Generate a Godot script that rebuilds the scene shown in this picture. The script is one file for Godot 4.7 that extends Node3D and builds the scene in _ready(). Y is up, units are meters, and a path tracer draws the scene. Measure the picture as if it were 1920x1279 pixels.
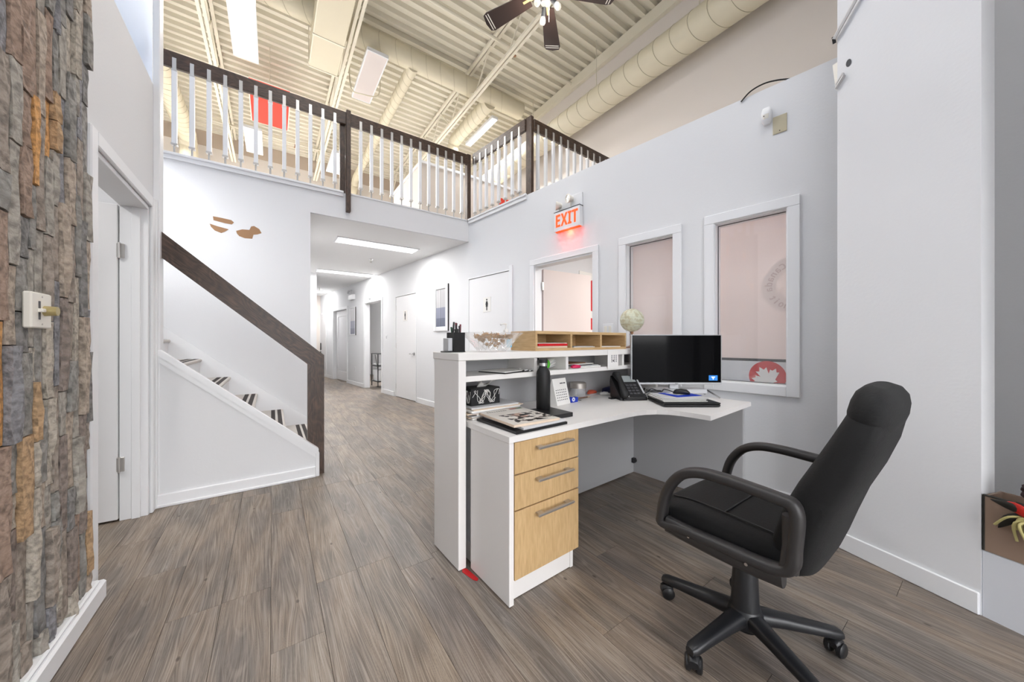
extends Node3D
# Reception lobby with loft. Axes: -z runs down the corridor, +x to the office wall, y up, metres.

const EYE := Vector3(0, 1.145, 0)
const YAW := -35.0
const DECK := 7.1
const LOBBY_FILL := 5.0
const FAN := 0.2
const CORR := 3.0
const LOFT := 11.0
const OFFICE := 9.0
const SKY := 11.5
var M := {}
var T := {}
var st: SurfaceTool
var tf := Transform3D.IDENTITY
var grain := 1
var sg := 0
var used := {}
var rng := RandomNumberGenerator.new()

# office wall frame: x along the wall towards the camera, z out into the room
var W0 := Vector3(2.202, 0, -6.275)
var WX := Vector3(sin(deg_to_rad(7.6)), 0, cos(deg_to_rad(7.6)))
var WN := Vector3(-cos(deg_to_rad(7.6)), 0, sin(deg_to_rad(7.6)))
# desk frame
var D0 := Vector3(0.747, 0, -1.823)
var DYAW := deg_to_rad(2.4)

func _ready() -> void:
	rng.seed = 7
	setup_view()
	make_materials()
	build_shell()
	build_floor()
	build_stone_wall()
	build_left_door()
	build_stairs()
	build_office_wall()
	build_corridor()
	build_railings()
	build_roof()
	build_loft()
	build_right_wall()
	build_desk()
	build_chair()
	build_counter_things()
	build_desk_things()
	build_small_things()

# ---------------------------------------------------------------- view and light
func setup_view() -> void:
	var cam := Camera3D.new()
	cam.name = "camera"
	cam.fov = rad_to_deg(2.0 * atan(639.5 / 642.0))
	cam.position = EYE
	cam.rotation_degrees = Vector3(0, YAW, 0)
	cam.near = 0.05
	cam.far = 60.0
	add_child(cam)
	cam.current = true
	var e := Environment.new()
	var sm := ProceduralSkyMaterial.new()
	sm.sky_top_color = Color(0.92, 0.925, 0.935)
	sm.sky_horizon_color = Color(0.95, 0.95, 0.955)
	sm.ground_horizon_color = Color(0.55, 0.55, 0.55)
	sm.ground_bottom_color = Color(0.40, 0.40, 0.41)
	var sk := Sky.new()
	sk.sky_material = sm
	e.background_mode = Environment.BG_SKY
	e.sky = sk
	e.background_energy_multiplier = SKY
	e.tonemap_mode = Environment.TONE_MAPPER_LINEAR
	e.tonemap_exposure = 1.04
	e.sdfgi_enabled = true
	e.ssao_enabled = true
	e.ssil_enabled = true
	var we := WorldEnvironment.new()
	we.name = "environment"
	we.environment = e
	add_child(we)

func area_down(at: Vector3, size: Vector2, energy: float, col: Color, parent: Node) -> void:
	var l := AreaLight3D.new()
	l.name = "area_light"
	l.area_size = size
	l.light_energy = energy
	l.light_color = col
	l.shadow_enabled = true
	l.area_range = 30.0
	l.area_attenuation = 2.0
	l.rotation_degrees = Vector3(-90, 0, 0)
	parent.add_child(l, true)
	l.position = at

# ---------------------------------------------------------------- naming
func numbered(n: String) -> String:
	if not used.has(n):
		used[n] = 0
		return n
	used[n] += 1
	return "%s_%03d" % [n, used[n]]

func tag(o: Node, label: String, category: String, group := "", kind := "") -> void:
	if label != "":
		o.set_meta("label", label)
	if category != "":
		o.set_meta("category", category)
	if group != "":
		o.set_meta("group", group)
	if kind != "":
		o.set_meta("kind", kind)

func thing(called: String, label: String, category: String, at := Vector3.ZERO, turn := 0.0, group := "", kind := "") -> Node3D:
	var o := Node3D.new()
	o.name = numbered(called)
	add_child(o)
	o.position = at
	o.rotation.y = turn
	tag(o, label, category, group, kind)
	return o

func on_wall(o: Node3D, a: float, y: float, out := 0.0) -> Node3D:
	o.transform = Transform3D(Basis(WX, Vector3.UP, WN), W0 + WX * a + Vector3(0, y, 0) + WN * out)
	return o

func dk(u: float, v: float, h: float) -> Vector3:
	return D0 + Vector3(cos(DYAW), 0, -sin(DYAW)) * u + Vector3(sin(DYAW), 0, cos(DYAW)) * v + Vector3(0, h, 0)

# ---------------------------------------------------------------- mesh helpers
func begin() -> void:
	st = SurfaceTool.new()
	st.begin(Mesh.PRIMITIVE_TRIANGLES)
	tf = Transform3D.IDENTITY
	sg = 0

func fin(called: String, m: Material, parent: Node, label := "") -> MeshInstance3D:
	st.generate_normals()
	var mi := MeshInstance3D.new()
	mi.mesh = st.commit()
	mi.material_override = null
	mi.mesh.surface_set_material(0, m)
	mi.name = called if parent != self else numbered(called)
	parent.add_child(mi, true)
	if label != "":
		mi.set_meta("label", label)
	return mi

func inst(mesh: Mesh, called: String, parent: Node, t := Transform3D.IDENTITY, m: Material = null) -> MeshInstance3D:
	var mi := MeshInstance3D.new()
	mi.mesh = mesh
	if m:
		mi.material_override = m
	mi.name = called
	parent.add_child(mi, true)
	mi.transform = t
	return mi

func uv_of(p: Vector3, n: Vector3) -> Vector2:
	var a := n.abs()
	var q := Vector2.ZERO
	if a.x >= a.y and a.x >= a.z:
		q = Vector2(p.z, p.y) if grain == 1 else (Vector2(p.y, p.z))
	elif a.y >= a.z:
		q = Vector2(p.z, p.x) if grain == 0 else Vector2(p.x, p.z)
	else:
		q = Vector2(p.y, p.x) if grain == 0 else Vector2(p.x, p.y)
	return q

# a triangle turned so that it faces along out
func tri(a: Vector3, b: Vector3, c: Vector3, out: Vector3, smooth := -1) -> void:
	var n := (a - c).cross(a - b)
	if n.length_squared() < 1e-18:
		return
	if n.dot(out) < 0:
		var t := b
		b = c
		c = t
		n = -n
	n = n.normalized()
	for p: Vector3 in [a, b, c]:
		st.set_smooth_group(smooth if smooth >= 0 else 0xFFFFFFFF)
		st.set_uv(uv_of(p, n))
		st.add_vertex(tf * p)

func quad(a: Vector3, b: Vector3, c: Vector3, d: Vector3, out: Vector3, smooth := -1) -> void:
	tri(a, b, c, out, smooth)
	tri(a, c, d, out, smooth)

func box(c: Vector3, s: Vector3, r := 0.0) -> void:
	var h := s * 0.5
	r = minf(r, minf(h.x, minf(h.y, h.z)) * 0.9)
	if r <= 0.0:
		for ax in 3:
			for sn: float in [-1.0, 1.0]:
				var n := Vector3.ZERO
				n[ax] = sn
				var i := (ax + 1) % 3
				var j := (ax + 2) % 3
				var p: Array[Vector3] = []
				for k: Array in [[-1, -1], [1, -1], [1, 1], [-1, 1]]:
					var v := Vector3.ZERO
					v[ax] = sn * h[ax]
					v[i] = k[0] * h[i]
					v[j] = k[1] * h[j]
					p.append(c + v)
				quad(p[0], p[1], p[2], p[3], n)
		return
	for ax in 3:
		var i := (ax + 1) % 3
		var j := (ax + 2) % 3
		for sn: float in [-1.0, 1.0]:
			var n := Vector3.ZERO
			n[ax] = sn
			var p: Array[Vector3] = []
			for k: Array in [[-1, -1], [1, -1], [1, 1], [-1, 1]]:
				var v := Vector3.ZERO
				v[ax] = sn * h[ax]
				v[i] = k[0] * (h[i] - r)
				v[j] = k[1] * (h[j] - r)
				p.append(c + v)
			quad(p[0], p[1], p[2], p[3], n)
		for k: Array in [[-1, -1], [1, -1], [1, 1], [-1, 1]]:
			var n2 := Vector3.ZERO
			n2[i] = k[0]
			n2[j] = k[1]
			var q: Array[Vector3] = []
			for e: Array in [[-1, 0], [1, 0], [1, 1], [-1, 1]]:
				var v2 := Vector3.ZERO
				v2[ax] = e[0] * (h[ax] - r)
				v2[i] = k[0] * (h[i] - (r if e[1] == 0 else 0.0))
				v2[j] = k[1] * (h[j] - (0.0 if e[1] == 0 else r))
				q.append(c + v2)
			quad(q[0], q[1], q[2], q[3], n2)
	for sx: float in [-1.0, 1.0]:
		for sy: float in [-1.0, 1.0]:
			for sz: float in [-1.0, 1.0]:
				tri(c + Vector3(sx * h.x, sy * (h.y - r), sz * (h.z - r)), c + Vector3(sx * (h.x - r), sy * h.y, sz * (h.z - r)), c + Vector3(sx * (h.x - r), sy * (h.y - r), sz * h.z), Vector3(sx, sy, sz))

# box between two corners
func bx(a: Vector3, b: Vector3, r := 0.0) -> void:
	box((a + b) * 0.5, (b - a).abs(), r)

# a bar with a rectangular section from a to b; up tells the height direction
func bar(a: Vector3, b: Vector3, w: float, h: float, up := Vector3.UP, r := 0.0) -> void:
	var keep := tf
	var d := (b - a)
	var z := d.normalized()
	var x := up.cross(z)
	if x.length() < 1e-4:
		x = Vector3.RIGHT.cross(z)
	x = x.normalized()
	var y := z.cross(x)
	tf = keep * Transform3D(Basis(x, y, z), (a + b) * 0.5)
	box(Vector3.ZERO, Vector3(w, h, d.length()), r)
	tf = keep

# surface of revolution about y; profile of Vector2(radius, y)
func lathe(prof: Array, n := 24, at := Vector3.ZERO, basis := Basis.IDENTITY) -> void:
	var keep := tf
	tf = keep * Transform3D(basis, at)
	var g := 1
	for k in prof.size() - 1:
		var p: Vector2 = prof[k]
		var q: Vector2 = prof[k + 1]
		if k > 0:
			var o: Vector2 = prof[k - 1]
			if absf((p - o).angle_to(q - p)) > 0.7:
				g += 1
		var nn := Vector2(q.y - p.y, -(q.x - p.x))
		for i in n:
			var a := TAU * i / n
			var b := TAU * (i + 1) / n
			var am := (a + b) * 0.5
			var out := Vector3(cos(am) * nn.x, nn.y, sin(am) * nn.x)
			quad(Vector3(cos(a) * p.x, p.y, sin(a) * p.x), Vector3(cos(b) * p.x, p.y, sin(b) * p.x), Vector3(cos(b) * q.x, q.y, sin(b) * q.x), Vector3(cos(a) * q.x, q.y, sin(a) * q.x), out, sg * 64 + g)
	sg += 1
	tf = keep

# profile read bottom to top with the outside on the right, closed at both ends
func cyl(a: Vector3, b: Vector3, r: float, n := 16, r2 := -1.0) -> void:
	var d := b - a
	var y := d.normalized()
	var x := y.cross(Vector3.FORWARD if absf(y.z) < 0.9 else Vector3.RIGHT).normalized()
	var z := x.cross(y)
	var e := r if r2 < 0 else r2
	lathe([Vector2(0, 0), Vector2(r, 0), Vector2(e, d.length()), Vector2(0, d.length())], n, a, Basis(x, y, z))

func smooth_path(pts: Array, per := 6, closed := false) -> Array:
	var out: Array = []
	var n := pts.size()
	var last := n if closed else n - 1
	for i in last:
		var p0: Vector3 = pts[(i - 1 + n) % n] if (closed or i > 0) else pts[0]
		var p1: Vector3 = pts[i]
		var p2: Vector3 = pts[(i + 1) % n]
		var p3: Vector3 = pts[(i + 2) % n] if (closed or i + 2 < n) else pts[n - 1]
		for k in per:
			out.append(p1.cubic_interpolate(p2, p0, p3, float(k) / per))
	if not closed:
		out.append(pts[n - 1])
	return out

# sweep an elliptical or boxy section along a path: half sizes along side and across
func sweep(path: Array, side: Vector3, ha: float, hb: float, n := 10, closed := false, power := 1.0, caps := true) -> void:
	var rings: Array = []
	var m := path.size()
	for i in m:
		var p: Vector3 = path[i]
		var pa: Vector3 = path[(i - 1 + m) % m] if (closed or i > 0) else path[0]
		var pb: Vector3 = path[(i + 1) % m] if (closed or i < m - 1) else path[m - 1]
		var t := (pb - pa).normalized()
		var s := (side - t * side.dot(t))
		if s.length() < 1e-3:
			s = t.cross(Vector3.UP) if absf(t.y) < 0.9 else t.cross(Vector3.RIGHT)
		s = s.normalized()
		var u := t.cross(s).normalized()
		var ring: Array = []
		for k in n:
			var a := TAU * (k + 0.5) / n
			var ca := signf(cos(a)) * pow(absf(cos(a)), power)
			var sa := signf(sin(a)) * pow(absf(sin(a)), power)
			ring.append(p + s * ha * ca + u * hb * sa)
		rings.append(ring)
	skin(rings, closed, caps)

func tube(path: Array, r: float, n := 8, closed := false) -> void:
	sweep(path, Vector3(0.31, 0.77, 0.55), r, r, n, closed)

# join rings of equal count into a surface
func skin(rings: Array, closed := false, caps := true) -> void:
	var m := rings.size()
	sg += 1
	var g := sg * 64
	for i in (m if closed else m - 1):
		var A: Array = rings[i]
		var B: Array = rings[(i + 1) % m]
		var n := A.size()
		var ca := Vector3.ZERO
		for p: Vector3 in A:
			ca += p
		var cb := Vector3.ZERO
		for p: Vector3 in B:
			cb += p
		var c := (ca + cb) / (2.0 * n)
		for k in n:
			var a: Vector3 = A[k]
			var b: Vector3 = A[(k + 1) % n]
			var d: Vector3 = B[k]
			var e: Vector3 = B[(k + 1) % n]
			quad(a, b, e, d, (a + b + d + e) * 0.25 - c, g)
	if caps and not closed:
		for e: int in [0, m - 1]:
			var R: Array = rings[e]
			var c2 := Vector3.ZERO
			for p: Vector3 in R:
				c2 += p
			c2 /= R.size()
			var R2: Array = rings[1 if e == 0 else m - 2]
			var c3 := Vector3.ZERO
			for p: Vector3 in R2:
				c3 += p
			c3 /= R2.size()
			for k in R.size():
				tri(c2, R[k], R[(k + 1) % R.size()], c2 - c3)

# sections: [centre, half width vector, half height vector]; superellipse power < 1 gives a boxier section
func loft(secs: Array, n := 20, power := 0.6, caps := true) -> void:
	var rings: Array = []
	for s: Array in secs:
		var ring: Array = []
		for k in n:
			var a := TAU * k / n
			var ca := signf(cos(a)) * pow(absf(cos(a)), power)
			var sa := signf(sin(a)) * pow(absf(sin(a)), power)
			ring.append(s[0] + s[1] * ca + s[2] * sa)
		rings.append(ring)
	skin(rings, false, caps)

# polygon (Vector2 x,y) pushed from z0 to z1
func prism(poly: Array, z0: float, z1: float) -> void:
	var pp := PackedVector2Array()
	for p: Vector2 in poly:
		pp.append(p)
	var idx := Geometry2D.triangulate_polygon(pp)
	for k in range(0, idx.size(), 3):
		var a := pp[idx[k]]
		var b := pp[idx[k + 1]]
		var c := pp[idx[k + 2]]
		tri(Vector3(a.x, a.y, z1), Vector3(b.x, b.y, z1), Vector3(c.x, c.y, z1), Vector3(0, 0, z1 - z0))
		tri(Vector3(a.x, a.y, z0), Vector3(b.x, b.y, z0), Vector3(c.x, c.y, z0), Vector3(0, 0, z0 - z1))
	var area := 0.0
	for i in pp.size():
		area += pp[i].cross(pp[(i + 1) % pp.size()])
	for i in pp.size():
		var a := pp[i]
		var b := pp[(i + 1) % pp.size()]
		var nn := Vector2(b.y - a.y, -(b.x - a.x)) * signf(area)
		quad(Vector3(a.x, a.y, z0), Vector3(b.x, b.y, z0), Vector3(b.x, b.y, z1), Vector3(a.x, a.y, z1), Vector3(nn.x, nn.y, 0))

func circle2(c: Vector2, rx: float, ry: float, n := 24) -> Array:
	var o: Array = []
	for k in n:
		o.append(c + Vector2(cos(TAU * k / n) * rx, sin(TAU * k / n) * ry))
	return o

# a wall slab in its own frame: x from a0 to a1, y from y0 to y1, z from -thick to 0, with openings [a0, a1, y0, y1]
func wall_slab(a0: float, a1: float, y0: float, y1: float, thick: float, holes: Array) -> void:
	var xs: Array = [a0, a1]
	for h: Array in holes:
		xs.append(h[0])
		xs.append(h[1])
	xs.sort()
	for i in xs.size() - 1:
		var l: float = xs[i]
		var r: float = xs[i + 1]
		if r - l < 1e-5:
			continue
		var y := y0
		for h: Array in holes:
			if h[0] <= l + 1e-5 and h[1] >= r - 1e-5:
				if h[2] > y + 1e-5:
					bx(Vector3(l, y, -thick), Vector3(r, h[2], 0))
				y = h[3]
		if y < y1 - 1e-5:
			bx(Vector3(l, y, -thick), Vector3(r, y1, 0))

# mitred-looking flat frame round a rectangle, on the z = z0 plane, standing out to z1
func frame(a0: float, a1: float, y0: float, y1: float, w: float, z0: float, z1: float, bottom := true) -> void:
	bx(Vector3(a0 - w, y1, z0), Vector3(a1 + w, y1 + w, z1), 0.004)
	bx(Vector3(a0 - w, y0 - (w if bottom else 0.0), z0), Vector3(a0, y1, z1), 0.004)
	bx(Vector3(a1, y0 - (w if bottom else 0.0), z0), Vector3(a1 + w, y1, z1), 0.004)
	if bottom:
		bx(Vector3(a0, y0 - w, z0), Vector3(a1, y0, z1), 0.004)

func text(s: String, size: float, depth: float, m: Material, parent: Node, at: Vector3, called := "lettering", mono := false, sx := 1.0) -> MeshInstance3D:
	var t := TextMesh.new()
	var f := SystemFont.new()
	f.font_names = PackedStringArray(["Droid Sans Mono" if mono else "Droid Sans"])
	f.font_weight = 700
	t.font = f
	t.text = s
	t.font_size = 64
	t.pixel_size = size / 64.0
	t.depth = depth
	t.curve_step = 2.0
	t.material = m
	var mi := MeshInstance3D.new()
	mi.mesh = t
	mi.name = called
	parent.add_child(mi, true)
	mi.position = at
	mi.scale = Vector3(sx, 1, 1)
	return mi

# ---------------------------------------------------------------- materials
func mat(n: String, c: Color, rough := 0.6, metal := 0.0) -> StandardMaterial3D:
	var m := StandardMaterial3D.new()
	m.resource_name = n
	m.albedo_color = c
	m.roughness = rough
	m.metallic = metal
	M[n] = m
	return m

func rgb(r: int, g: int, b: int) -> Color:
	return Color(r / 255.0, g / 255.0, b / 255.0)

func glow(n: String, c: Color, e: float) -> StandardMaterial3D:
	var m := mat(n, c, 0.5)
	m.emission_enabled = true
	m.emission = c
	m.emission_energy_multiplier = e
	return m

func tex(img: Image) -> ImageTexture:
	img.generate_mipmaps()
	return ImageTexture.create_from_image(img)

func noise_img(w: int, h: int, freq: float, seed_: int, oct := 4) -> Image:
	var f := FastNoiseLite.new()
	f.seed = seed_
	f.frequency = freq
	f.fractal_octaves = oct
	return f.get_seamless_image(w, h)

# wood: streaks along v; colours dark to light
func wood_img(w: int, h: int, seed_: int, dark: Color, light: Color, rings: float, streak: float) -> Image:
	var img := Image.create(w, h, false, Image.FORMAT_RGB8)
	var f := FastNoiseLite.new()
	f.seed = seed_
	f.frequency = 1.0
	f.fractal_octaves = 3
	var g := FastNoiseLite.new()
	g.seed = seed_ + 50
	g.frequency = 1.0
	g.fractal_octaves = 2
	for y in h:
		var v := float(y) / h
		# seam-free along v by walking a circle
		var cy := cos(v * TAU) * 0.8
		var sy := sin(v * TAU) * 0.8
		for x in w:
			var u := float(x) / w
			var warp := g.get_noise_3d(u * 1.2, cy * 0.9, sy * 0.9)
			var ring := absf(fposmod((u * 2.0 + warp * 1.1) * rings, 1.0) - 0.5) * 2.0
			var fine := f.get_noise_3d(u * 60.0, cy * 1.6, sy * 1.6) * 0.5 + 0.5
			var fine2 := f.get_noise_3d(u * 17.0 + 9.0, cy * 2.5, sy * 2.5) * 0.5 + 0.5
			var t := clampf(0.5 + (ring - 0.5) * 0.35 + (fine - 0.5) * streak + (fine2 - 0.5) * streak * 0.9, 0, 1)
			img.set_pixel(x, y, dark.lerp(light, t))
	return img

func plank_img(w: int, h: int, seed_: int) -> Image:
	var img := Image.create(w, h, false, Image.FORMAT_RGB8)
	var f := FastNoiseLite.new()
	f.seed = seed_
	f.frequency = 1.0
	f.fractal_octaves = 3
	var g := FastNoiseLite.new()
	g.seed = seed_ + 99
	g.frequency = 1.0
	g.fractal_octaves = 1
	var dark := rgb(84, 73, 64)
	var brown := rgb(132, 116, 101)
	var grey := rgb(131, 123, 116)
	var pale := rgb(178, 168, 157)
	var knot := Vector2(0.03 + (seed_ % 11) * 0.011, 0.15 + (seed_ % 17) * 0.055)
	for y in h:
		var v := float(y) / h * 1.22
		for x in w:
			var u := float(x) / w * 0.176
			# grain bends round one knot
			var kd := Vector2(u - knot.x, (v - knot.y) * 0.28)
			var bend := 0.012 * exp(-kd.length_squared() / 0.0011) * signf(kd.x)
			var uu := u + bend + g.get_noise_2d(u * 6.0, v * 1.1) * 0.02
			var big := f.get_noise_2d(u * 7.0, v * 1.4 + 7.0)
			var patch := f.get_noise_2d(u * 22.0 + 40.0, v * 5.0)
			var c := brown.lerp(grey, clampf(0.5 + big * 1.5, 0, 1))
			c = c.lerp(dark, clampf(big * 0.9 + patch * 0.35, 0, 0.4))
			c = c.lerp(pale, clampf(-big * 0.8 - patch * 0.3, 0, 0.4))
			var s1 := f.get_noise_2d(uu * 520.0, v * 5.0)
			var s2 := f.get_noise_2d(uu * 170.0 + 80.0, v * 2.2)
			var s3 := f.get_noise_2d(uu * 60.0 + 160.0, v * 1.4)
			c = c.lerp(dark, clampf(s1 * 0.9 + s2 * 0.55 + s3 * 0.3, 0, 0.7))
			c = c.lerp(pale, clampf(-s2 * 0.8 - s1 * 0.35 - s3 * 0.4 + patch * 0.25, 0, 0.62))
			# cathedral arcs in the middle of some boards
			if seed_ % 2 == 0:
				var du := (uu - 0.09) * 16.0
				var ring := sin((du * du * 2.4 + v * 3.4) * TAU * 1.5)
				c = c.lerp(pale, clampf((ring - 0.72) * 2.2, 0, 1) * clampf(1.0 - absf(du) * 0.9, 0, 1) * 0.45)
			var k1 := Vector2((u - knot.x) * 1.6, (v - knot.y) * 0.8).length()
			if k1 < 0.012:
				c = c.lerp(rgb(70, 58, 49), clampf((0.012 - k1) * 110.0, 0, 0.75))
			img.set_pixel(x, y, c)
	return img

func make_materials() -> void:
	var bumpn := noise_img(256, 256, 0.06, 3, 3)
	bumpn.bump_map_to_normal_map(2.0)
	T.stipple = tex(bumpn)
	var bn2 := noise_img(256, 256, 0.03, 9, 5)
	bn2.bump_map_to_normal_map(6.0)
	T.rough = tex(bn2)
	mat("wall_white", rgb(226, 227, 229), 0.75)
	mat("wall_warm", rgb(230, 222, 215), 0.8)
	mat("trim_white", rgb(236, 237, 239), 0.4)
	mat("door_white", rgb(235, 235, 236), 0.45)
	mat("ceiling_white", rgb(238, 238, 238), 0.8)
	mat("blue_white", rgb(192, 208, 234), 0.7)
	mat("deck_cream", rgb(232, 226, 209), 0.55)
	mat("joist_cream", rgb(232, 225, 207), 0.5)
	mat("duct_cream", rgb(217, 208, 184), 0.5)
	mat("seam_cream", rgb(186, 176, 150), 0.6)
	mat("loft_room", rgb(206, 197, 189), 0.8)
	mat("block_band", rgb(196, 180, 164), 0.9)
	for k: String in ["wall_white", "wall_warm", "ceiling_white"]:
		var m: StandardMaterial3D = M[k]
		m.normal_enabled = true
		m.normal_texture = T.stipple
		m.normal_scale = 0.12
		m.uv1_triplanar = true
		m.uv1_world_triplanar = true
		m.uv1_scale = Vector3.ONE * 3.0
	for k in 6:
		var m := mat("plank_%d" % k, Color.WHITE, 0.42)
		m.albedo_texture = tex(plank_img(192, 1024, [10, 24, 37, 51, 66, 83][k]))
		m.albedo_color = [Color(1, 1, 1), Color(0.94, 0.93, 0.92), Color(1.0, 0.985, 0.96), Color(0.97, 0.97, 0.98), Color(0.95, 0.96, 0.97), Color(1, 0.99, 0.98)][k]
	var wd := mat("walnut", Color.WHITE, 0.38)
	wd.albedo_texture = tex(wood_img(128, 512, 5, rgb(44, 32, 26), rgb(96, 74, 60), 3.0, 0.9))
	wd.uv1_scale = Vector3(5, 0.8, 1)
	var oak := mat("oak", Color.WHITE, 0.45)
	oak.albedo_texture = tex(wood_img(128, 512, 21, rgb(182, 147, 101), rgb(212, 180, 133), 0.0, 0.9))
	oak.uv1_scale = Vector3(3.5, 0.9, 1)
	mat("laminate", rgb(238, 235, 232), 0.35)
	mat("laminate_grey", rgb(222, 222, 224), 0.5)
	mat("laminate_shaded", rgb(172, 172, 174), 0.5)  # white laminate greyed: shade under counter and desk put into the colour
	mat("edge_band", rgb(196, 186, 178), 0.5)
	mat("black_plastic", rgb(26, 26, 28), 0.4)
	mat("black_soft", rgb(18, 18, 19), 0.55)
	mat("base_plastic", rgb(30, 31, 34), 0.38)
	mat("arm_plastic", rgb(46, 44, 44), 0.45)
	var fab := mat("fabric_black", rgb(9, 9, 10), 0.85)
	fab.normal_enabled = true
	fab.normal_texture = T.rough
	fab.normal_scale = 0.35
	fab.uv1_triplanar = true
	fab.uv1_scale = Vector3.ONE * 14.0
	fab.rim_enabled = true
	fab.rim = 0.08
	mat("chrome", rgb(215, 215, 216), 0.22, 1.0)
	mat("brushed", rgb(196, 190, 183), 0.42, 0.85)
	mat("bracket_metal", rgb(205, 203, 200), 0.3, 0.6)
	mat("floor_base", rgb(112, 102, 93), 0.6)
	mat("dark_gap", rgb(30, 28, 27), 0.8)
	mat("paper", rgb(240, 238, 234), 0.8)
	mat("paper_cream", rgb(226, 206, 184), 0.8)
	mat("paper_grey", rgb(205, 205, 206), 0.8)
	mat("red_print", rgb(206, 22, 30), 0.5)
	mat("red_banner", rgb(208, 54, 32), 0.6)
	mat("pink_blind", rgb(240, 230, 226), 0.8)
	M.pink_blind.backlight_enabled = true
	M.pink_blind.backlight = Color(0.7, 0.66, 0.65)
	mat("ring_print", rgb(245, 233, 228), 0.8)
	M.ring_print.backlight_enabled = true
	M.ring_print.backlight = Color(0.7, 0.67, 0.66)
	mat("letter_print", rgb(222, 202, 198), 0.8)
	mat("brown_patch", rgb(160, 124, 92), 0.9)
	mat("plate_beige", rgb(196, 187, 160), 0.5)
	mat("ivory", rgb(236, 232, 222), 0.4)
	mat("knob_gold", rgb(176, 160, 112), 0.35, 0.3)
	mat("grey_print", rgb(70, 70, 74), 0.6)
	mat("tread_grey", rgb(200, 194, 188), 0.6)
	mat("stripe_dark", rgb(52, 46, 44), 0.85)
	mat("blue_card", rgb(26, 62, 190), 0.45)
	mat("blue_navy", rgb(28, 34, 84), 0.5)
	mat("green_ball", rgb(78, 178, 40), 0.5)
	mat("magenta", rgb(226, 40, 96), 0.6)
	mat("orange_clay", rgb(214, 92, 64), 0.6)
	mat("globe_cream", rgb(206, 208, 186), 0.5)
	mat("silver_plastic", rgb(196, 197, 200), 0.4, 0.3)
	mat("lcd_grey", rgb(150, 156, 156), 0.3)
	mat("planter_tan", rgb(150, 128, 112), 0.18)
	mat("grey_paint", rgb(104, 104, 105), 0.8)
	mat("plinth_white", rgb(216, 219, 225), 0.6)
	mat("leaf_dark", rgb(34, 32, 26), 0.6)
	mat("petal_red", rgb(190, 32, 22), 0.5)
	mat("petal_dark", rgb(40, 16, 18), 0.6)
	mat("dry_grass", rgb(186, 176, 118), 0.7)
	mat("fan_blade", rgb(52, 38, 33), 0.3)
	mat("candy_gold", rgb(152, 106, 26), 0.28, 0.35)
	mat("soap_white", rgb(232, 230, 226), 0.35)
	mat("sticker_blue", rgb(120, 196, 230), 0.4)
	mat("pen_dark", rgb(38, 30, 38), 0.4)
	mat("pen_green", rgb(20, 84, 58), 0.4)
	mat("pen_red", rgb(120, 40, 52), 0.4)
	mat("cable_black", rgb(16, 16, 17), 0.5)
	mat("tan_dark", rgb(150, 108, 76), 0.6)
	mat("rust_brown", rgb(128, 96, 78), 0.6)
	var scr := mat("screen_black", rgb(8, 8, 10), 0.07)
	scr.metallic_specular = 0.22
	glow("panel_light", Color(1, 1, 1), 1.6)
	glow("screen_blue", rgb(36, 120, 200), 0.6)
	glow("screen_icon", Color(1, 1, 1), 0.7)
	glow("exit_glow", Color(1.0, 0.30, 0.06), 1.1)
	glow("bulb_glass", Color(1.0, 0.97, 0.9), 0.5)
	var gl := mat("clear_glass", Color(0.95, 0.97, 0.97, 0.06), 0.02)
	gl.transparency = BaseMaterial3D.TRANSPARENCY_ALPHA
	var cr := mat("crystal", Color(0.96, 0.97, 0.98, 0.09), 0.03)
	cr.transparency = BaseMaterial3D.TRANSPARENCY_ALPHA
	var mesh_m := mat("smoke_mesh", Color(0.08, 0.08, 0.09, 0.85), 0.3)
	mesh_m.transparency = BaseMaterial3D.TRANSPARENCY_ALPHA
	# stone colours
	var cols: Array = [rgb(156, 154, 150), rgb(176, 171, 163), rgb(142, 141, 140), rgb(168, 157, 147), rgb(186, 172, 158), rgb(150, 138, 131), rgb(170, 147, 132), rgb(198, 166, 130), rgb(222, 168, 108), rgb(150, 150, 155), rgb(192, 184, 172)]
	var vary := Image.create(128, 128, false, Image.FORMAT_RGB8)
	var nz := noise_img(128, 128, 0.035, 77, 4)
	for y in 128:
		for x in 128:
			var q := nz.get_pixel(x, y).r
			vary.set_pixel(x, y, Color(0.62 + q * 0.58, 0.62 + q * 0.57, 0.62 + q * 0.55))
	T.vary = tex(vary)
	for k in cols.size():
		var m := mat("stone_%d" % k, cols[k], 0.85)
		m.albedo_texture = T.vary
		m.normal_enabled = true
		m.normal_texture = T.rough
		m.normal_scale = 0.9
		m.uv1_triplanar = true
		m.uv1_world_triplanar = true
		m.uv1_scale = Vector3.ONE * (4.0 + k * 0.3)

# ---------------------------------------------------------------- shell
func flat_prism(poly: Array, y0: float, y1: float) -> void:
	var keep := tf
	tf = keep * Transform3D(Basis(Vector3.RIGHT, Vector3(0, 0, -1), Vector3.UP), Vector3.ZERO)
	var p: Array = []
	for q: Vector2 in poly:
		p.append(Vector2(q.x, -q.y))
	prism(p, y0, y1)
	tf = keep

func structure(called: String, m: Material, label: String, category: String) -> MeshInstance3D:
	var o := fin(called, m, self)
	tag(o, label, category, "", "structure")
	return o

func wx(z: float) -> float:
	return W0.x + WX.x / WX.z * (z - W0.z)

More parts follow.
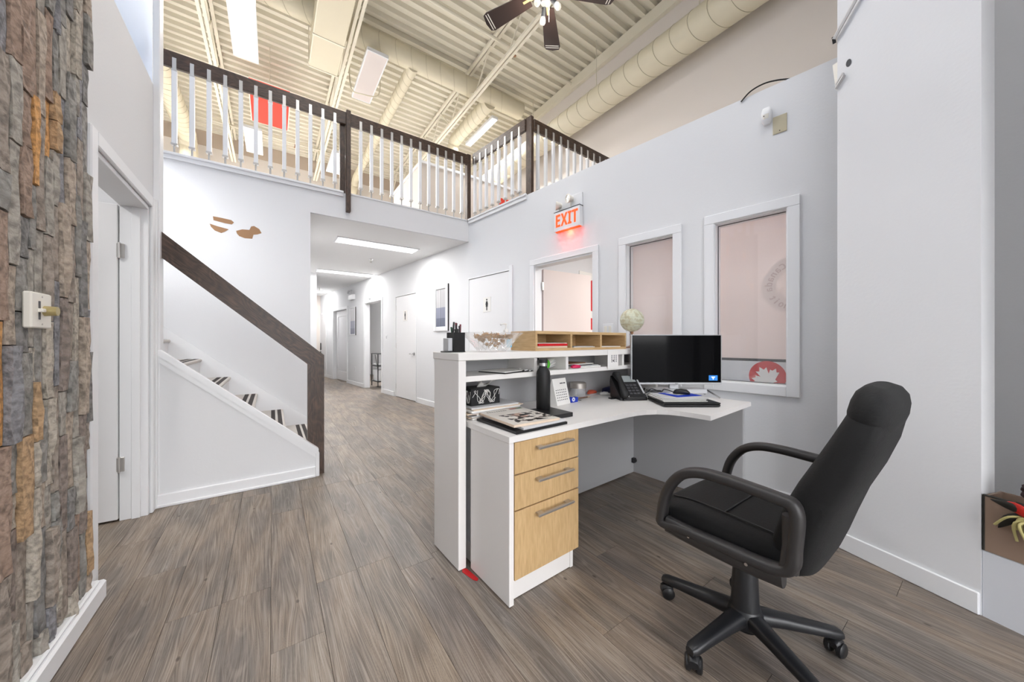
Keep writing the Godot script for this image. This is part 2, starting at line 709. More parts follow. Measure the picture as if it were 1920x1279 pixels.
func build_shell() -> void:
	# left wall with the doorway; local x runs to -z
	begin()
	tf = Transform3D(Basis(Vector3(0, 0, -1), Vector3.UP, Vector3.RIGHT), Vector3(-0.667, 0, 0))
	wall_slab(-2.6, 3.327, -0.05, 2.9, 0.13, [[2.365, 3.235, -0.05, 2.035]])
	structure("wall_left", M.wall_white, "white painted wall around the open door beside the stacked stone", "wall")
	begin()
	bx(Vector3(-1.07, 2.9, 2.6), Vector3(-0.95, DECK, -4.72))
	structure("wall_left_upper", M.blue_white, "pale blue wall set back above the wall beside the stairs", "wall")
	begin()
	bx(Vector3(-2.95, 2.8, 2.6), Vector3(-0.797, 2.9, -3.3))
	structure("ceiling_side_room", M.ceiling_white, "white ceiling of the side room behind the open door", "ceiling")
	begin()
	bx(Vector3(-2.95, -0.05, 2.6), Vector3(-2.83, 2.8, -3.327))
	bx(Vector3(-2.83, -0.05, -3.29), Vector3(-0.797, 2.8, -3.335))
	bx(Vector3(-2.83, -0.05, 0.9), Vector3(-0.797, 2.8, 1.0))
	structure("wall_side_room", M.wall_white, "white wall inside the side room behind the open door", "wall")
	# wall behind the stairs
	begin()
	bx(Vector3(-2.95, -0.05, -4.72), Vector3(0.363, 2.64, -4.6))
	bx(Vector3(-2.95, 2.64, -4.64), Vector3(2.43, 2.95, -4.6))
	var ws := structure("wall_stair", M.wall_white, "white wall behind the staircase with torn brown patches", "wall")
	var blobs: Array = [
		[Vector2(-0.495, 2.415), Vector2(-0.43, 2.412), Vector2(-0.35, 2.405), Vector2(-0.328, 2.385), Vector2(-0.345, 2.36), Vector2(-0.40, 2.362), Vector2(-0.49, 2.375)],
		[Vector2(-0.52, 2.335), Vector2(-0.46, 2.32), Vector2(-0.37, 2.305), Vector2(-0.40, 2.275), Vector2(-0.43, 2.255), Vector2(-0.48, 2.272), Vector2(-0.51, 2.305)],
		[Vector2(-0.305, 2.275), Vector2(-0.31, 2.30), Vector2(-0.26, 2.325), Vector2(-0.20, 2.33), Vector2(-0.185, 2.37), Vector2(-0.16, 2.38), Vector2(-0.115, 2.355), Vector2(-0.095, 2.315), Vector2(-0.13, 2.295), Vector2(-0.165, 2.285), Vector2(-0.175, 2.24), Vector2(-0.24, 2.235), Vector2(-0.285, 2.25)]]
	for b: Array in blobs:
		begin()
		prism(b, -4.6, -4.5985)
		fin("bare_patch", M.brown_patch, ws, "torn brown paper patch on the white wall")
	# corridor left side
	begin()
	bx(Vector3(0.243, -0.05, -8.65), Vector3(0.363, 2.64, -4.72))
	bx(Vector3(-0.5, -0.05, -13.0), Vector3(0.80, 2.64, -8.65))
	structure("wall_corridor_left", M.wall_white, "white left wall of the bright corridor", "wall")
	# slab: loft floor and corridor ceiling
	begin()
	bx(Vector3(-4.5, 2.64, -13.0), Vector3(5.75, 2.95, -4.64))
	flat_prism([Vector2(wx(-4.6) + 0.1, -4.6), Vector2(5.75, -4.6), Vector2(5.75, 1.1), Vector2(wx(1.1) + 0.1, 1.1)], 2.7, 2.95)
	structure("ceiling_corridor", M.ceiling_white, "white corridor ceiling and loft floor slab under the railing", "ceiling")
	# outer walls
	begin()
	bx(Vector3(5.67, -0.05, -13.0), Vector3(5.8, DECK + 0.1, 2.6))
	structure("wall_right_upper", M.wall_warm, "tall warm white side wall behind the long round duct", "wall")
	begin()
	bx(Vector3(-4.6, -0.05, -13.1), Vector3(5.8, 6.68, -12.95))
	structure("wall_far", M.wall_warm, "white end wall of the loft", "wall")
	begin()
	bx(Vector3(-4.6, 6.68, -13.1), Vector3(5.8, DECK + 0.1, -12.94))
	structure("trim_1", M.block_band, "brownish block band under the roof deck at the loft end", "trim")
	begin()
	bx(Vector3(-4.6, 2.9, -13.0), Vector3(-4.5, DECK + 0.1, -4.6))
	bx(Vector3(-4.6, 2.9, -4.72), Vector3(-1.07, DECK + 0.1, -4.6))
	structure("wall_loft_left", M.wall_white, "white left wall of the loft", "wall")
	begin()
	bx(Vector3(-2.95, -0.05, 2.6), Vector3(-0.6, DECK + 0.1, 2.72))
	bx(Vector3(1.65, -0.05, 2.6), Vector3(5.8, DECK + 0.1, 2.72))
	bx(Vector3(-0.6, 3.0, 2.6), Vector3(1.65, DECK + 0.1, 2.72))
	bx(Vector3(-0.6, -0.05, 2.6), Vector3(1.65, 0.1, 2.72))
	structure("wall_rear", M.wall_white, "white wall at the entrance end of the lobby", "wall")
	# added glazing behind the camera, unseen, lets fill daylight onto desk and drawers
	var sf := thing("window_3", "added unseen glazing in the entrance wall for fill daylight", "window", Vector3.ZERO, 0, "", "structure")
	begin()
	for x: float in [-0.6, 0.13, 0.87, 1.6]:
		bx(Vector3(x, 0.1, 2.63), Vector3(x + 0.05, 3.0, 2.69), 0.004)
	bx(Vector3(-0.6, 2.95, 2.63), Vector3(1.65, 3.0, 2.69), 0.004)
	bx(Vector3(-0.6, 0.1, 2.63), Vector3(1.65, 0.16, 2.69), 0.004)
	fin("frame", M.black_plastic, sf)
	for x: float in [-0.55, 0.18, 0.92]:
		begin()
		bx(Vector3(x, 0.16, 2.655), Vector3(x + 0.68, 2.95, 2.661))
		fin("pane", M.clear_glass, sf)
	# slim full height jamb where the stair meets the left wall
	begin()
	bx(Vector3(-0.669, 0, -3.325), Vector3(-0.634, DECK, -3.42), 0.004)
	structure("trim_2", M.trim_white, "slim white full height corner post at the foot of the stairs", "trim")

func build_floor() -> void:
	begin()
	bx(Vector3(-4.6, -0.2, -13.1), Vector3(5.8, -0.008, 2.72))
	var f := structure("floor", M.floor_base, "grey brown wood plank floor", "floor")
	var pm: Array = []
	for k in 6:
		begin()
		grain = 2
		var L := 1.2192
		var w := 0.1759
		# top with full length uv, sides plain
		var c: Array = [Vector3(-w / 2, 0, -L / 2), Vector3(w / 2, 0, -L / 2), Vector3(w / 2, 0, L / 2), Vector3(-w / 2, 0, L / 2)]
		var e := 0.0007
		var d: Array = [c[0] + Vector3(-e, -0.0015, -e) + Vector3(e, 0, e), c[1] + Vector3(0, -0.0015, 0), c[2] + Vector3(0, -0.0015, 0), c[3] + Vector3(0, -0.0015, 0)]
		var t: Array = []
		for p: Vector3 in c:
			t.append(Vector3(p.x * (1.0 - 2 * e / w), 0, p.z * (1.0 - 2 * e / L)))
		var uvs := func(p: Vector3) -> Vector2: return Vector2(p.x / w + 0.5, p.z / L + 0.5)
		var tris: Array = [[t[0], t[1], t[2]], [t[0], t[2], t[3]]]
		for i in 4:
			var j := (i + 1) % 4
			tris.append([t[i], d[i], d[j]])
			tris.append([t[i], d[j], t[j]])
			var lo := Vector3(0, -0.006, 0)
			tris.append([d[i], d[i] + lo, d[j] + lo])
			tris.append([d[i], d[j] + lo, d[j]])
		for q: Array in tris:
			var a: Vector3 = q[0]
			var b: Vector3 = q[1]
			var cc: Vector3 = q[2]
			var n := (a - cc).cross(a - b)
			if n.dot((a + b + cc) / 3.0 + Vector3(0, 1, 0)) < 0:
				var sw := b
				b = cc
				cc = sw
			for p: Vector3 in [a, b, cc]:
				st.set_smooth_group(0xFFFFFFFF)
				st.set_uv(uvs.call(p))
				st.add_vertex(p)
		st.generate_normals()
		var me := st.commit()
		me.surface_set_material(0, M["plank_%d" % k])
		pm.append(me)
	grain = 1
	var known := {-1: -1.95, 0: -1.53, 2: -1.86, 3: -1.72}
	var P := 0.1765
	for i in range(-10, 18):
		var x := -0.005 + P * (i + 0.5)
		var ph: float = known[i] if known.has(i) else fposmod(i * 0.437 + 0.15, 1.22)
		for k in range(-12, 6):
			var z := ph + 1.22 * (k + 0.5)
			if z > 2.9 or z < -13.3:
				continue
			var lo := -0.75 if z > -4.9 else 0.2
			var hi := wx(z) + 0.12
			if x < -0.74 and z < -1.0 and z > -3.95:
				lo = -1.8
			if x < lo or x > hi:
				continue
			var v := absi(i * 7 + k * 5 + (i * k) % 3) % 6
			var flip := ((i + k) % 2) == 0
			inst(pm[v], "plank", f, Transform3D(Basis(Vector3.UP, PI if flip else 0.0), Vector3(x, 0, z)))

# ---------------------------------------------------------------- stone wall
func stone_mesh(r: RandomNumberGenerator) -> ArrayMesh:
	# unit block: x depth 0..1 (front face at about 1), y 0..1, z 0..1
	begin()
	var ny := 5
	var nz := 3
	var P: Array = []
	for iy in ny:
		var row: Array = []
		for iz in nz:
			var yy := float(iy) / (ny - 1)
			var zz := float(iz) / (nz - 1)
			var edge := iy == 0 or iy == ny - 1 or iz == 0 or iz == nz - 1
			var xx := r.randf_range(0.62, 0.86) if edge else r.randf_range(0.8, 1.12)
			row.append(Vector3(xx, clampf(yy + (r.randf_range(-0.02, 0.02) if iy > 0 and iy < ny - 1 else 0.0), 0, 1), clampf(zz + (r.randf_range(-0.07, 0.07) if iy > 0 and iy < ny - 1 else 0.0), -0.03, 1.03)))
		P.append(row)
	for iy in ny - 1:
		for iz in nz - 1:
			quad(P[iy][iz], P[iy][iz + 1], P[iy + 1][iz + 1], P[iy + 1][iz], Vector3.RIGHT)
	for iy in ny - 1:
		for e: Array in [[0, -1.0], [nz - 1, 1.0]]:
			var a: Vector3 = P[iy][e[0]]
			var b: Vector3 = P[iy + 1][e[0]]
			quad(a, b, Vector3(0, b.y, b.z), Vector3(0, a.y, a.z), Vector3(0, 0, e[1]))
	for iz in nz - 1:
		for e: Array in [[0, -1.0], [ny - 1, 1.0]]:
			var a: Vector3 = P[e[0]][iz]
			var b: Vector3 = P[e[0]][iz + 1]
			quad(a, b, Vector3(0, b.y, b.z), Vector3(0, a.y, a.z), Vector3(0, e[1], 0))
	st.generate_normals()
	return st.commit()

func build_stone_wall() -> void:
	begin()
	bx(Vector3(-0.668, 0.02, -2.232), Vector3(-0.655, 2.86, -1.30))
	var w := structure("wall_stone", M.dark_gap, "stacked split stone cladding in grey, brown and rust", "wall")
	var r := RandomNumberGenerator.new()
	r.seed = 41
	var kinds: Array = []
	for k in 9:
		kinds.append(stone_mesh(r))
	var z := -2.232
	var count := 0
	while z < -1.40:
		var wd := r.randf_range(0.034, 0.07)
		var y := 0.05 - r.randf_range(0.0, 0.12)
		while y < 2.8:
			var h := r.randf_range(0.10, 0.40)
			var d := r.randf_range(0.010, 0.034)
			if r.randf() < 0.2:
				d += 0.012
			var y0 := maxf(y, 0.03)
			var hue := r.randf()
			var low := clampf((1.3 - y) / 1.3, 0, 1)
			var c := 0
			if hue < 0.012 + 0.02 * low:
				c = 8
			elif hue < 0.04 + 0.05 * low:
				c = 7
			elif hue < 0.17:
				c = 6
			else:
				c = [0, 1, 2, 3, 4, 5, 9, 10, 0, 1, 3][r.randi() % 11]
			var wz := wd - 0.003
			var t := Transform3D(Basis(Vector3(d, 0, 0), Vector3(0, y + h - y0 - 0.004, 0), Vector3(0, 0, wz)), Vector3(-0.655, y0, z))
			# leave room for the switch plate
			if not (z > -1.91 and z < -1.72 and y0 < 1.34 and y0 + h > 1.16):
				inst(kinds[r.randi() % 9], "stone", w, t, M["stone_%d" % c])
			else:
				t.basis.x = Vector3(0.014, 0, 0)
				inst(kinds[r.randi() % 9], "stone", w, t, M["stone_%d" % c])
			count += 1
			y += h
		z += wd
	begin()
	bx(Vector3(-0.667, 0, -2.30), Vector3(-0.607, 0.085, 2.6), 0.008)
	bx(Vector3(-0.667, 0.085, -2.27), Vector3(-0.618, 0.1, 2.6), 0.006)
	structure("baseboard_left", M.trim_white, "thick white baseboard under the stacked stone", "baseboard")
	# dimmer switch
	var s := thing("dimmer_switch", "white dimmer switch plate with a brass knob on the stone", "switch", Vector3(-0.628, 1.245, -1.815))
	begin()
	bx(Vector3(-0.014, -0.058, -0.06), Vector3(0.006, 0.058, 0.06), 0.004)
	fin("plate", M.ivory, s)
	begin()
	bx(Vector3(0.0, -0.03, 0.012), Vector3(0.0075, 0.03, 0.022))
	fin("slot", M.grey_print, s)
	begin()
	bx(Vector3(0.0, -0.006, 0.008), Vector3(0.018, 0.006, 0.026), 0.002)
	fin("slider", M.ivory, s)
	begin()
	cyl(Vector3(0.006, 0.0, -0.016), Vector3(0.034, 0.0, -0.016), 0.017, 20, 0.015)
	fin("knob", M.knob_gold, s, "brass dimmer knob")
	for yy: float in [-0.045, 0.045]:
		begin()
		cyl(Vector3(0.004, yy, 0), Vector3(0.007, yy, 0), 0.003, 8)
		fin("screw", M.brushed, s)

# ---------------------------------------------------------------- left doorway
func build_left_door() -> void:
	# frame: local x runs to -z, z out to the room
	var base := Transform3D(Basis(Vector3(0, 0, -1), Vector3.UP, Vector3.RIGHT), Vector3(-0.667, 0, 0))
	var d := thing("door_1", "open white panel door in the doorway beside the stacked stone", "door", Vector3.ZERO, 0, "", "structure")
	begin()
	tf = base
	bx(Vector3(2.292, 0, 0), Vector3(2.362, 2.105, 0.018), 0.005)
	bx(Vector3(3.238, 0, 0), Vector3(3.312, 2.105, 0.018), 0.005)
	bx(Vector3(2.362, 2.035, 0), Vector3(3.238, 2.105, 0.018), 0.005)
	bx(Vector3(3.298, 0, 0), Vector3(3.316, 2.11, 0.024), 0.004)
	fin("casing", M.trim_white, d)
	begin()
	tf = base
	bx(Vector3(2.345, 0, -0.13), Vector3(2.37, 2.03, -0.001), 0.002)
	bx(Vector3(3.215, 0, -0.13), Vector3(3.24, 2.03, -0.001), 0.002)
	bx(Vector3(2.37, 2.01, -0.13), Vector3(3.215, 2.035, -0.001), 0.002)
	bx(Vector3(3.203, 0, -0.075), Vector3(3.215, 2.01, -0.035), 0.002)
	fin("jamb", M.trim_white, d)
	var leaf := Node3D.new()
	leaf.name = "leaf"
	d.add_child(leaf)
	leaf.position = Vector3(-0.801, 0, -3.228)
	leaf.rotation_degrees.y = -4.0
	begin()
	bx(Vector3(-0.82, 0.012, -0.02), Vector3(0, 2.01, 0.02), 0.003)
	fin("slab", M.door_white, leaf)
	begin()
	for p: Array in [[0.22, 0.78], [0.92, 1.28], [1.42, 1.86]]:
		for q: Array in [[-0.70, -0.46], [-0.36, -0.12]]:
			bx(Vector3(q[0], p[0], 0.019), Vector3(q[1], p[1], 0.027), 0.006)
	fin("panel", M.door_white, leaf)
	begin()
	for y: float in [0.36, 1.72]:
		bx(Vector3(-0.005, y - 0.045, -0.02), Vector3(0.03, y + 0.045, 0.024), 0.002)
		cyl(Vector3(0.008, y - 0.05, 0.026), Vector3(0.008, y + 0.05, 0.026), 0.006, 8)
	fin("hinge", M.bracket_metal, leaf, "steel butt hinge")
	ceiling_panel("ceiling_light", "flat white ceiling light in the side room behind the open door", Vector3(-1.8, 2.79, -2.3), Vector2(0.3, 0.6), 2.4, "")

# ceiling fixture: a shallow housing with a glowing diffuser and a light of the same size under it
func ceiling_panel(called: String, label: String, at: Vector3, size: Vector2, energy: float, group: String, lit := true) -> Node3D:
	var t := thing(called, label, "ceiling light", at, 0, group)
	begin()
	bx(Vector3(-size.x / 2 - 0.02, 0.0, -size.y / 2 - 0.02), Vector3(size.x / 2 + 0.02, 0.012, -size.y / 2), 0.002)
	bx(Vector3(-size.x / 2 - 0.02, 0.0, size.y / 2), Vector3(size.x / 2 + 0.02, 0.012, size.y / 2 + 0.02), 0.002)
	bx(Vector3(-size.x / 2 - 0.02, 0.0, -size.y / 2), Vector3(-size.x / 2, 0.012, size.y / 2), 0.002)
	bx(Vector3(size.x / 2, 0.0, -size.y / 2), Vector3(size.x / 2 + 0.02, 0.012, size.y / 2), 0.002)
	fin("frame", M.trim_white, t)
	begin()
	bx(Vector3(-size.x / 2, 0.003, -size.y / 2), Vector3(size.x / 2, 0.012, size.y / 2))
	fin("diffuser", M.panel_light if lit else M.pink_blind, t)
	if lit:
		area_down(Vector3(0, -0.004, 0), size, energy, Color(1.0, 0.99, 0.98), t)
	return t

# ---------------------------------------------------------------- stairs
func build_stairs() -> void:
	var k := thing("trim_3", "white knee wall with sloping cap along the near side of the stairs", "trim", Vector3.ZERO, 0, "", "structure")
	begin()
	prism([Vector2(-0.667, 0), Vector2(0.318, 0), Vector2(0.318, 0.195), Vector2(-0.667, 1.075)], -3.362, -3.327)
	fin("panel", M.wall_white, k)
	begin()
	# stepped cap moulding following the slope
	prism([Vector2(-0.667, 1.065), Vector2(0.322, 0.185), Vector2(0.322, 0.232), Vector2(0.308, 0.245), Vector2(-0.667, 1.112)], -3.37, -3.313)
	prism([Vector2(-0.667, 1.022), Vector2(0.318, 0.145), Vector2(0.318, 0.19), Vector2(-0.667, 1.066)], -3.33, -3.32)
	bx(Vector3(0.300, 0.0, -3.37), Vector3(0.328, 0.20, -3.313), 0.004)
	fin("cap", M.trim_white, k)
	begin()
	bx(Vector3(-0.665, 0, -3.33), Vector3(0.30, 0.088, -3.309), 0.004)
	bx(Vector3(-0.665, 0, -3.33), Vector3(0.30, 0.02, -3.300), 0.004)
	fin("baseboard", M.trim_white, k)
	var s := thing("staircase", "white staircase with dark striped treads rising behind the knee wall", "staircase", Vector3.ZERO)
	for n in range(1, 10):
		var nose := 0.317 - 0.2245 * (n - 1)
		var top := 0.197 + 0.1925 * (n - 1)
		begin()
		bx(Vector3(nose - 0.27, top - 0.03, -4.58), Vector3(nose + 0.006, top, -3.42), 0.008)
		var tr := fin("tread", M.tread_grey, s)
		for q: float in [0.014, 0.068]:
			begin()
			bx(Vector3(nose - q - 0.034, top - 0.001, -4.56), Vector3(nose - q, top + 0.0015, -3.44))
			fin("grip_strip", M.stripe_dark, tr, "dark anti-slip strip")
		begin()
		bx(Vector3(nose - 0.03, top - 0.1925, -4.58), Vector3(nose - 0.012, top - 0.03, -3.42))
		fin("riser", M.trim_white, s)
	begin()
	prism([Vector2(-1.75, 1.96), Vector2(-1.75, 2.06), Vector2(0.345, 0.25), Vector2(0.345, 0.0), Vector2(0.2, 0.0), Vector2(-1.75, 1.7)], -4.598, -4.578)
	fin("skirt_board", M.trim_white, s)
	var h := thing("stair_handrail", "dark walnut sloping handrail board with a matching post down to the floor", "handrail", Vector3.ZERO)
	begin()
	grain = 0
	var ang := atan2(1.049 - 1.937, 0.369 + 0.633)
	# board built along its own length so that the grain follows the slope
	var L := Vector2(1.002, -0.888).length()
	tf = Transform3D(Basis(Vector3(0, 0, 1), ang), Vector3(-0.633, 1.91, -3.385))
	prism([Vector2(-0.105, -0.118), Vector2(0.0, 0.0), Vector2(L, 0.0), Vector2(L - 0.02, -0.137), Vector2(0.0, -0.137)], -0.018, 0.018)
	fin("rail_board", M.walnut, h)
	grain = 1
	begin()
	prism([Vector2(0.245, 0.0), Vector2(0.369, 0.0), Vector2(0.369, 1.026), Vector2(0.245, 1.0)], -3.402, -3.368)
	fin("post", M.walnut, h)
	grain = 1

# ---------------------------------------------------------------- office and corridor wall on the right
func build_office_wall() -> void:
	begin()
	tf = Transform3D(Basis(WX, Vector3.UP, WN), W0)
	var holes: Array = [
		[3.055, 3.89, -0.05, 2.06], [4.262, 4.70, 0.83, 2.062], [5.02, 5.472, 0.83, 2.07],
		[1.69, 2.61, -0.05, 2.07], [-0.885, 0.0, -0.05, 2.045], [-2.66, -1.62, -0.05, 2.06], [-5.25, -4.0, -0.05, 2.03]]
	wall_slab(-7.0, 7.3, -0.05, 2.96, 0.12, holes)
	structure("wall_right", M.wall_white, "long white office and corridor wall with windows and doors", "wall")
	# ledge moulding on its top under the loft railing
	begin()
	tf = Transform3D(Basis(WX, Vector3.UP, WN), W0)
	bx(Vector3(1.70, 2.90, 0.0), Vector3(2.93, 2.965, 0.02), 0.004)
	bx(Vector3(1.70, 2.945, 0.0), Vector3(2.93, 2.972, 0.032), 0.004)
	structure("trim_4", M.trim_white, "white ledge moulding under the short railing over the corridor wall", "trim")
	# baseboards, in runs between the openings
	begin()
	tf = Transform3D(Basis(WX, Vector3.UP, WN), W0)
	for q: Array in [[0.06, 1.62], [-1.55, -0.95], [-3.93, -2.73], [-7.0, -5.32], [2.68, 2.98], [3.96, 7.2]]:
		bx(Vector3(q[0], 0, 0), Vector3(q[1], 0.095, 0.014), 0.004)
	structure("baseboard_right", M.trim_white, "white baseboard along the corridor wall", "baseboard")
	# rooms behind
	begin()
	tf = Transform3D(Basis(WX, Vector3.UP, WN), W0)
	bx(Vector3(-7.0, -0.05, -1.5), Vector3(-1.0, 2.64, -1.4))
	bx(Vector3(-1.0, -0.05, -3.4), Vector3(-0.92, 2.64, -0.12))
	bx(Vector3(2.75, -0.05, -3.4), Vector3(2.83, 2.64, -0.12))
	structure("wall_office_inner", M.wall_white, "white inner partition of the rooms behind the corridor wall", "wall")
	# windows
	var lab: Array = ["white framed office window with a pale pink blind beside the globe", "white framed office window with a red maple leaf disc below the pink blind"]
	var wn: Array = [[4.262, 4.70, 2.062, "window_1"], [5.02, 5.472, 2.07, "window_2"]]
	for i in 2:
		var q: Array = wn[i]
		var o := thing(q[3], lab[i], "window", Vector3.ZERO, 0, "", "structure")
		on_wall(o, 0, 0)
		begin()
		frame(q[0], q[1], 0.83, q[2], 0.072, 0.0, 0.018)
		fin("casing", M.trim_white, o)
		begin()
		for e: Array in [[q[0], q[0] + 0.006], [q[1] - 0.006, q[1]]]:
			bx(Vector3(e[0], 0.83, -0.12), Vector3(e[1], q[2], 0.0))
		bx(Vector3(q[0], q[2] - 0.006, -0.12), Vector3(q[1], q[2], 0))
		bx(Vector3(q[0], 0.83, -0.12), Vector3(q[1], 0.836, 0))
		fin("reveal", M.trim_white, o)
		begin()
		bx(Vector3(q[0] + 0.006, 0.836, -0.062), Vector3(q[1] - 0.006, q[2] - 0.006, -0.056))
		fin("pane", M.clear_glass, o)
		begin()
		frame(q[0] + 0.010, q[1] - 0.010, 0.84, q[2] - 0.010, 0.004, -0.07, -0.055)
		fin("gasket", M.grey_print, o)
		var b := thing("roller_blind", ["pale pink roller blind in the window behind the globe", "pale pink roller blind above the red maple leaf disc"][i], "blind", Vector3.ZERO, 0)
		on_wall(b, 0, 0)
		var bot := 1.01 if i == 1 else 0.85
		begin()
		bx(Vector3(q[0] - 0.04, bot, -0.150), Vector3(q[1] + 0.04, 2.2, -0.146))
		fin("blind_cloth", M.pink_blind, b)
		begin()
		bx(Vector3(q[0] - 0.04, bot - 0.022, -0.155), Vector3(q[1] + 0.04, bot, -0.141), 0.003)
		fin("bottom_bar", M.black_plastic, b)
		if i == 1:
			var ring := Node3D.new()
			ring.name = "printed_ring"
			b.add_child(ring)
			ring.position = Vector3(5.50, 1.55, -0.1455)
			begin()
			var n := 48
			for s in n:
				var a0 := TAU * s / n
				var a1 := TAU * (s + 1) / n
				var e0 := Vector3(cos(a0), sin(a0), 0)
				var e1 := Vector3(cos(a1), sin(a1), 0)
				quad(e0 * 0.115, e1 * 0.115, e1 * 0.205, e0 * 0.205, Vector3.BACK)
			fin("ring_band", M.ring_print, ring, "pale circular print")
			var word := "Canada"
			for c in word.length():
				var an := deg_to_rad(118.0 + c * 14.0)
				var lt := text(word[c], 0.06, 0.001, M.letter_print, ring, Vector3(cos(an) * 0.158, sin(an) * 0.158, 0.0012), "letter")
				lt.rotation.z = an - PI / 2
				lt.scale = Vector3(-1, 1, 1)
			var w2 := "tion"
			for c in w2.length():
				var an2 := deg_to_rad(212.0 + c * 13.0)
				var lt2 := text(w2[c], 0.06, 0.001, M.letter_print, ring, Vector3(cos(an2) * 0.158, sin(an2) * 0.158, 0.0012), "letter")
				lt2.rotation.z = an2 + PI / 2
				lt2.scale = Vector3(-1, 1, 1)
	# board with a red disc and a white maple leaf, standing behind the window
	var bd := thing("maple_leaf_board", "grey board with a red disc and white maple leaf behind the window", "sign", Vector3.ZERO)
	on_wall(bd, 5.335, 0.80, -0.128)
	begin()
	bx(Vector3(-0.36, 0, -0.011), Vector3(0.2, 0.19, 0.0), 0.003)
	fin("panel", M.laminate_grey, bd)
	begin()
	prism(circle2(Vector2(0, 0.08), 0.115, 0.115, 40), 0.0, 0.002)
	fin("red_disc", M.red_print, bd)
	begin()
	var lf: Array = [Vector2(0.0, 1.0), Vector2(0.16, 0.70), Vector2(0.38, 0.80), Vector2(0.28, 0.32), Vector2(0.52, 0.55), Vector2(0.58, 0.42), Vector2(0.86, 0.46), Vector2(0.76, 0.20), Vector2(0.90, 0.12), Vector2(0.42, -0.24), Vector2(0.48, -0.42), Vector2(0.06, -0.36), Vector2(0.04, -0.8)]
	var full: Array = []
	for p: Vector2 in lf:
		full.append(p * 0.1)
	for i in range(lf.size() - 1, 0, -1):
		full.append(Vector2(-lf[i].x, lf[i].y) * 0.1)
	for i in full.size():
		full[i] = full[i].rotated(0.5) + Vector2(0.0, 0.06)
	prism(full, 0.002, 0.004)
	fin("white_leaf", M.paper, bd)
	# office door, swung in
	var od := thing("door_2", "pink tinted office door standing open in a white frame", "door", Vector3.ZERO, 0, "", "structure")
	on_wall(od, 0, 0)
	begin()
	frame(3.055, 3.89, 0.0, 2.06, 0.068, 0.0, 0.018, false)
	fin("casing", M.trim_white, od)
	begin()
	bx(Vector3(3.045, 0, -0.12), Vector3(3.065, 2.06, -0.001))
	bx(Vector3(3.88, 0, -0.12), Vector3(3.90, 2.06, -0.001))
	bx(Vector3(3.065, 2.045, -0.12), Vector3(3.88, 2.065, -0.001))
	fin("jamb", M.trim_white, od)
	var leaf := Node3D.new()
	leaf.name = "leaf"
	od.add_child(leaf)
	leaf.position = Vector3(3.085, 0, -0.13)
	leaf.rotation_degrees.y = 79.0
	begin()
	bx(Vector3(0.0, 0.012, -0.04), Vector3(0.80, 2.03, 0.0), 0.003)
	fin("slab", M.pink_blind, leaf)
	begin()
	for y: float in [0.3, 1.82]:
		bx(Vector3(-0.022, y - 0.05, -0.012), Vector3(0.004, y + 0.05, 0.004), 0.002)
	fin("hinge", M.bracket_metal, leaf, "steel butt hinge")
	# posters on the far office wall seen through the gap
	var po := thing("red_poster", "red and white poster on the office wall behind the open door", "poster", W0 + WX * 2.838 - WN * 1.6 + Vector3(0, 1.1, 0), deg_to_rad(7.6))
	begin()
	bx(Vector3(-0.4, -0.2, -0.006), Vector3(0.4, 1.1, 0.0))
	fin("sheet", M.paper, po)
	begin()
	prism(circle2(Vector2(0, 0.75), 0.3, 0.25, 24), 0.0, 0.003)
	bx(Vector3(-0.38, 0.22, 0.0), Vector3(0.38, 0.4, 0.003))
	fin("red_shape", M.red_print, po)
	# washroom doors
	washroom("door_3", "flush white washroom door with a pictogram plate behind the counter", 1.69, 2.61, 2.07, 1.66, 2.13, true, 1)
	washroom("door_4", "flush white corridor door with a lever handle and pictogram plate", -0.885, 0.0, 2.045, 1.645, -0.45, false, -1)
	ceiling_panel("ceiling_light", "flat ceiling light in the office behind the pink blinds", Vector3(4.1, 2.685, -1.3), Vector2(0.6, 1.2), OFFICE, "")
	# switch by the office door
	var sw := thing("light_switch", "white double light switch between the office door and the window", "switch")
	on_wall(sw, 4.067, 1.26, 0.0)
	begin()
	bx(Vector3(-0.058, -0.058, 0), Vector3(0.058, 0.058, 0.006), 0.002)
	fin("plate", M.trim_white, sw)
	begin()
	bx(Vector3(-0.04, -0.034, 0.005), Vector3(-0.008, 0.034, 0.011), 0.002)
	bx(Vector3(0.008, -0.034, 0.005), Vector3(0.04, 0.034, 0.011), 0.002)
	fin("rocker", M.ivory, sw)
	exit_sign()
	# motion sensor and blank plate high on the wall
	var ms := thing("motion_sensor", "small white motion sensor beside the beige plate high on the wall", "sensor")
	on_wall(ms, 5.36, 2.75, 0.0)
	begin()
	loft([[Vector3(0, -0.06, 0.012), Vector3(0.018, 0, 0), Vector3(0, 0, 0.012)], [Vector3(0, -0.035, 0.024), Vector3(0.03, 0, 0), Vector3(0, 0, 0.024)], [Vector3(0, 0.02, 0.026), Vector3(0.031, 0, 0), Vector3(0, 0, 0.026)], [Vector3(0, 0.055, 0.018), Vector3(0.024, 0, 0), Vector3(0, 0, 0.018)], [Vector3(0, 0.062, 0.01), Vector3(0.012, 0, 0), Vector3(0, 0, 0.008)]], 16, 0.7)
	fin("housing", M.trim_white, ms)
	begin()
	loft([[Vector3(0, -0.03, 0.046), Vector3(0.016, 0, 0), Vector3(0, 0, 0.004)], [Vector3(0, 0.0, 0.05), Vector3(0.018, 0, 0), Vector3(0, 0, 0.006)]], 12, 0.8)
	fin("lens", M.ivory, ms)
	begin()
	cyl(Vector3(-0.01, -0.012, 0.05), Vector3(-0.01, -0.012, 0.0575), 0.003, 8)
	fin("indicator", M.black_plastic, ms)
	var bp := thing("blank_plate", "beige blank cover plate high on the white wall", "plate")
	on_wall(bp, 5.432, 2.668, 0.0)
	begin()
	bx(Vector3(-0.04, -0.062, 0), Vector3(0.04, 0.062, 0.006), 0.003)
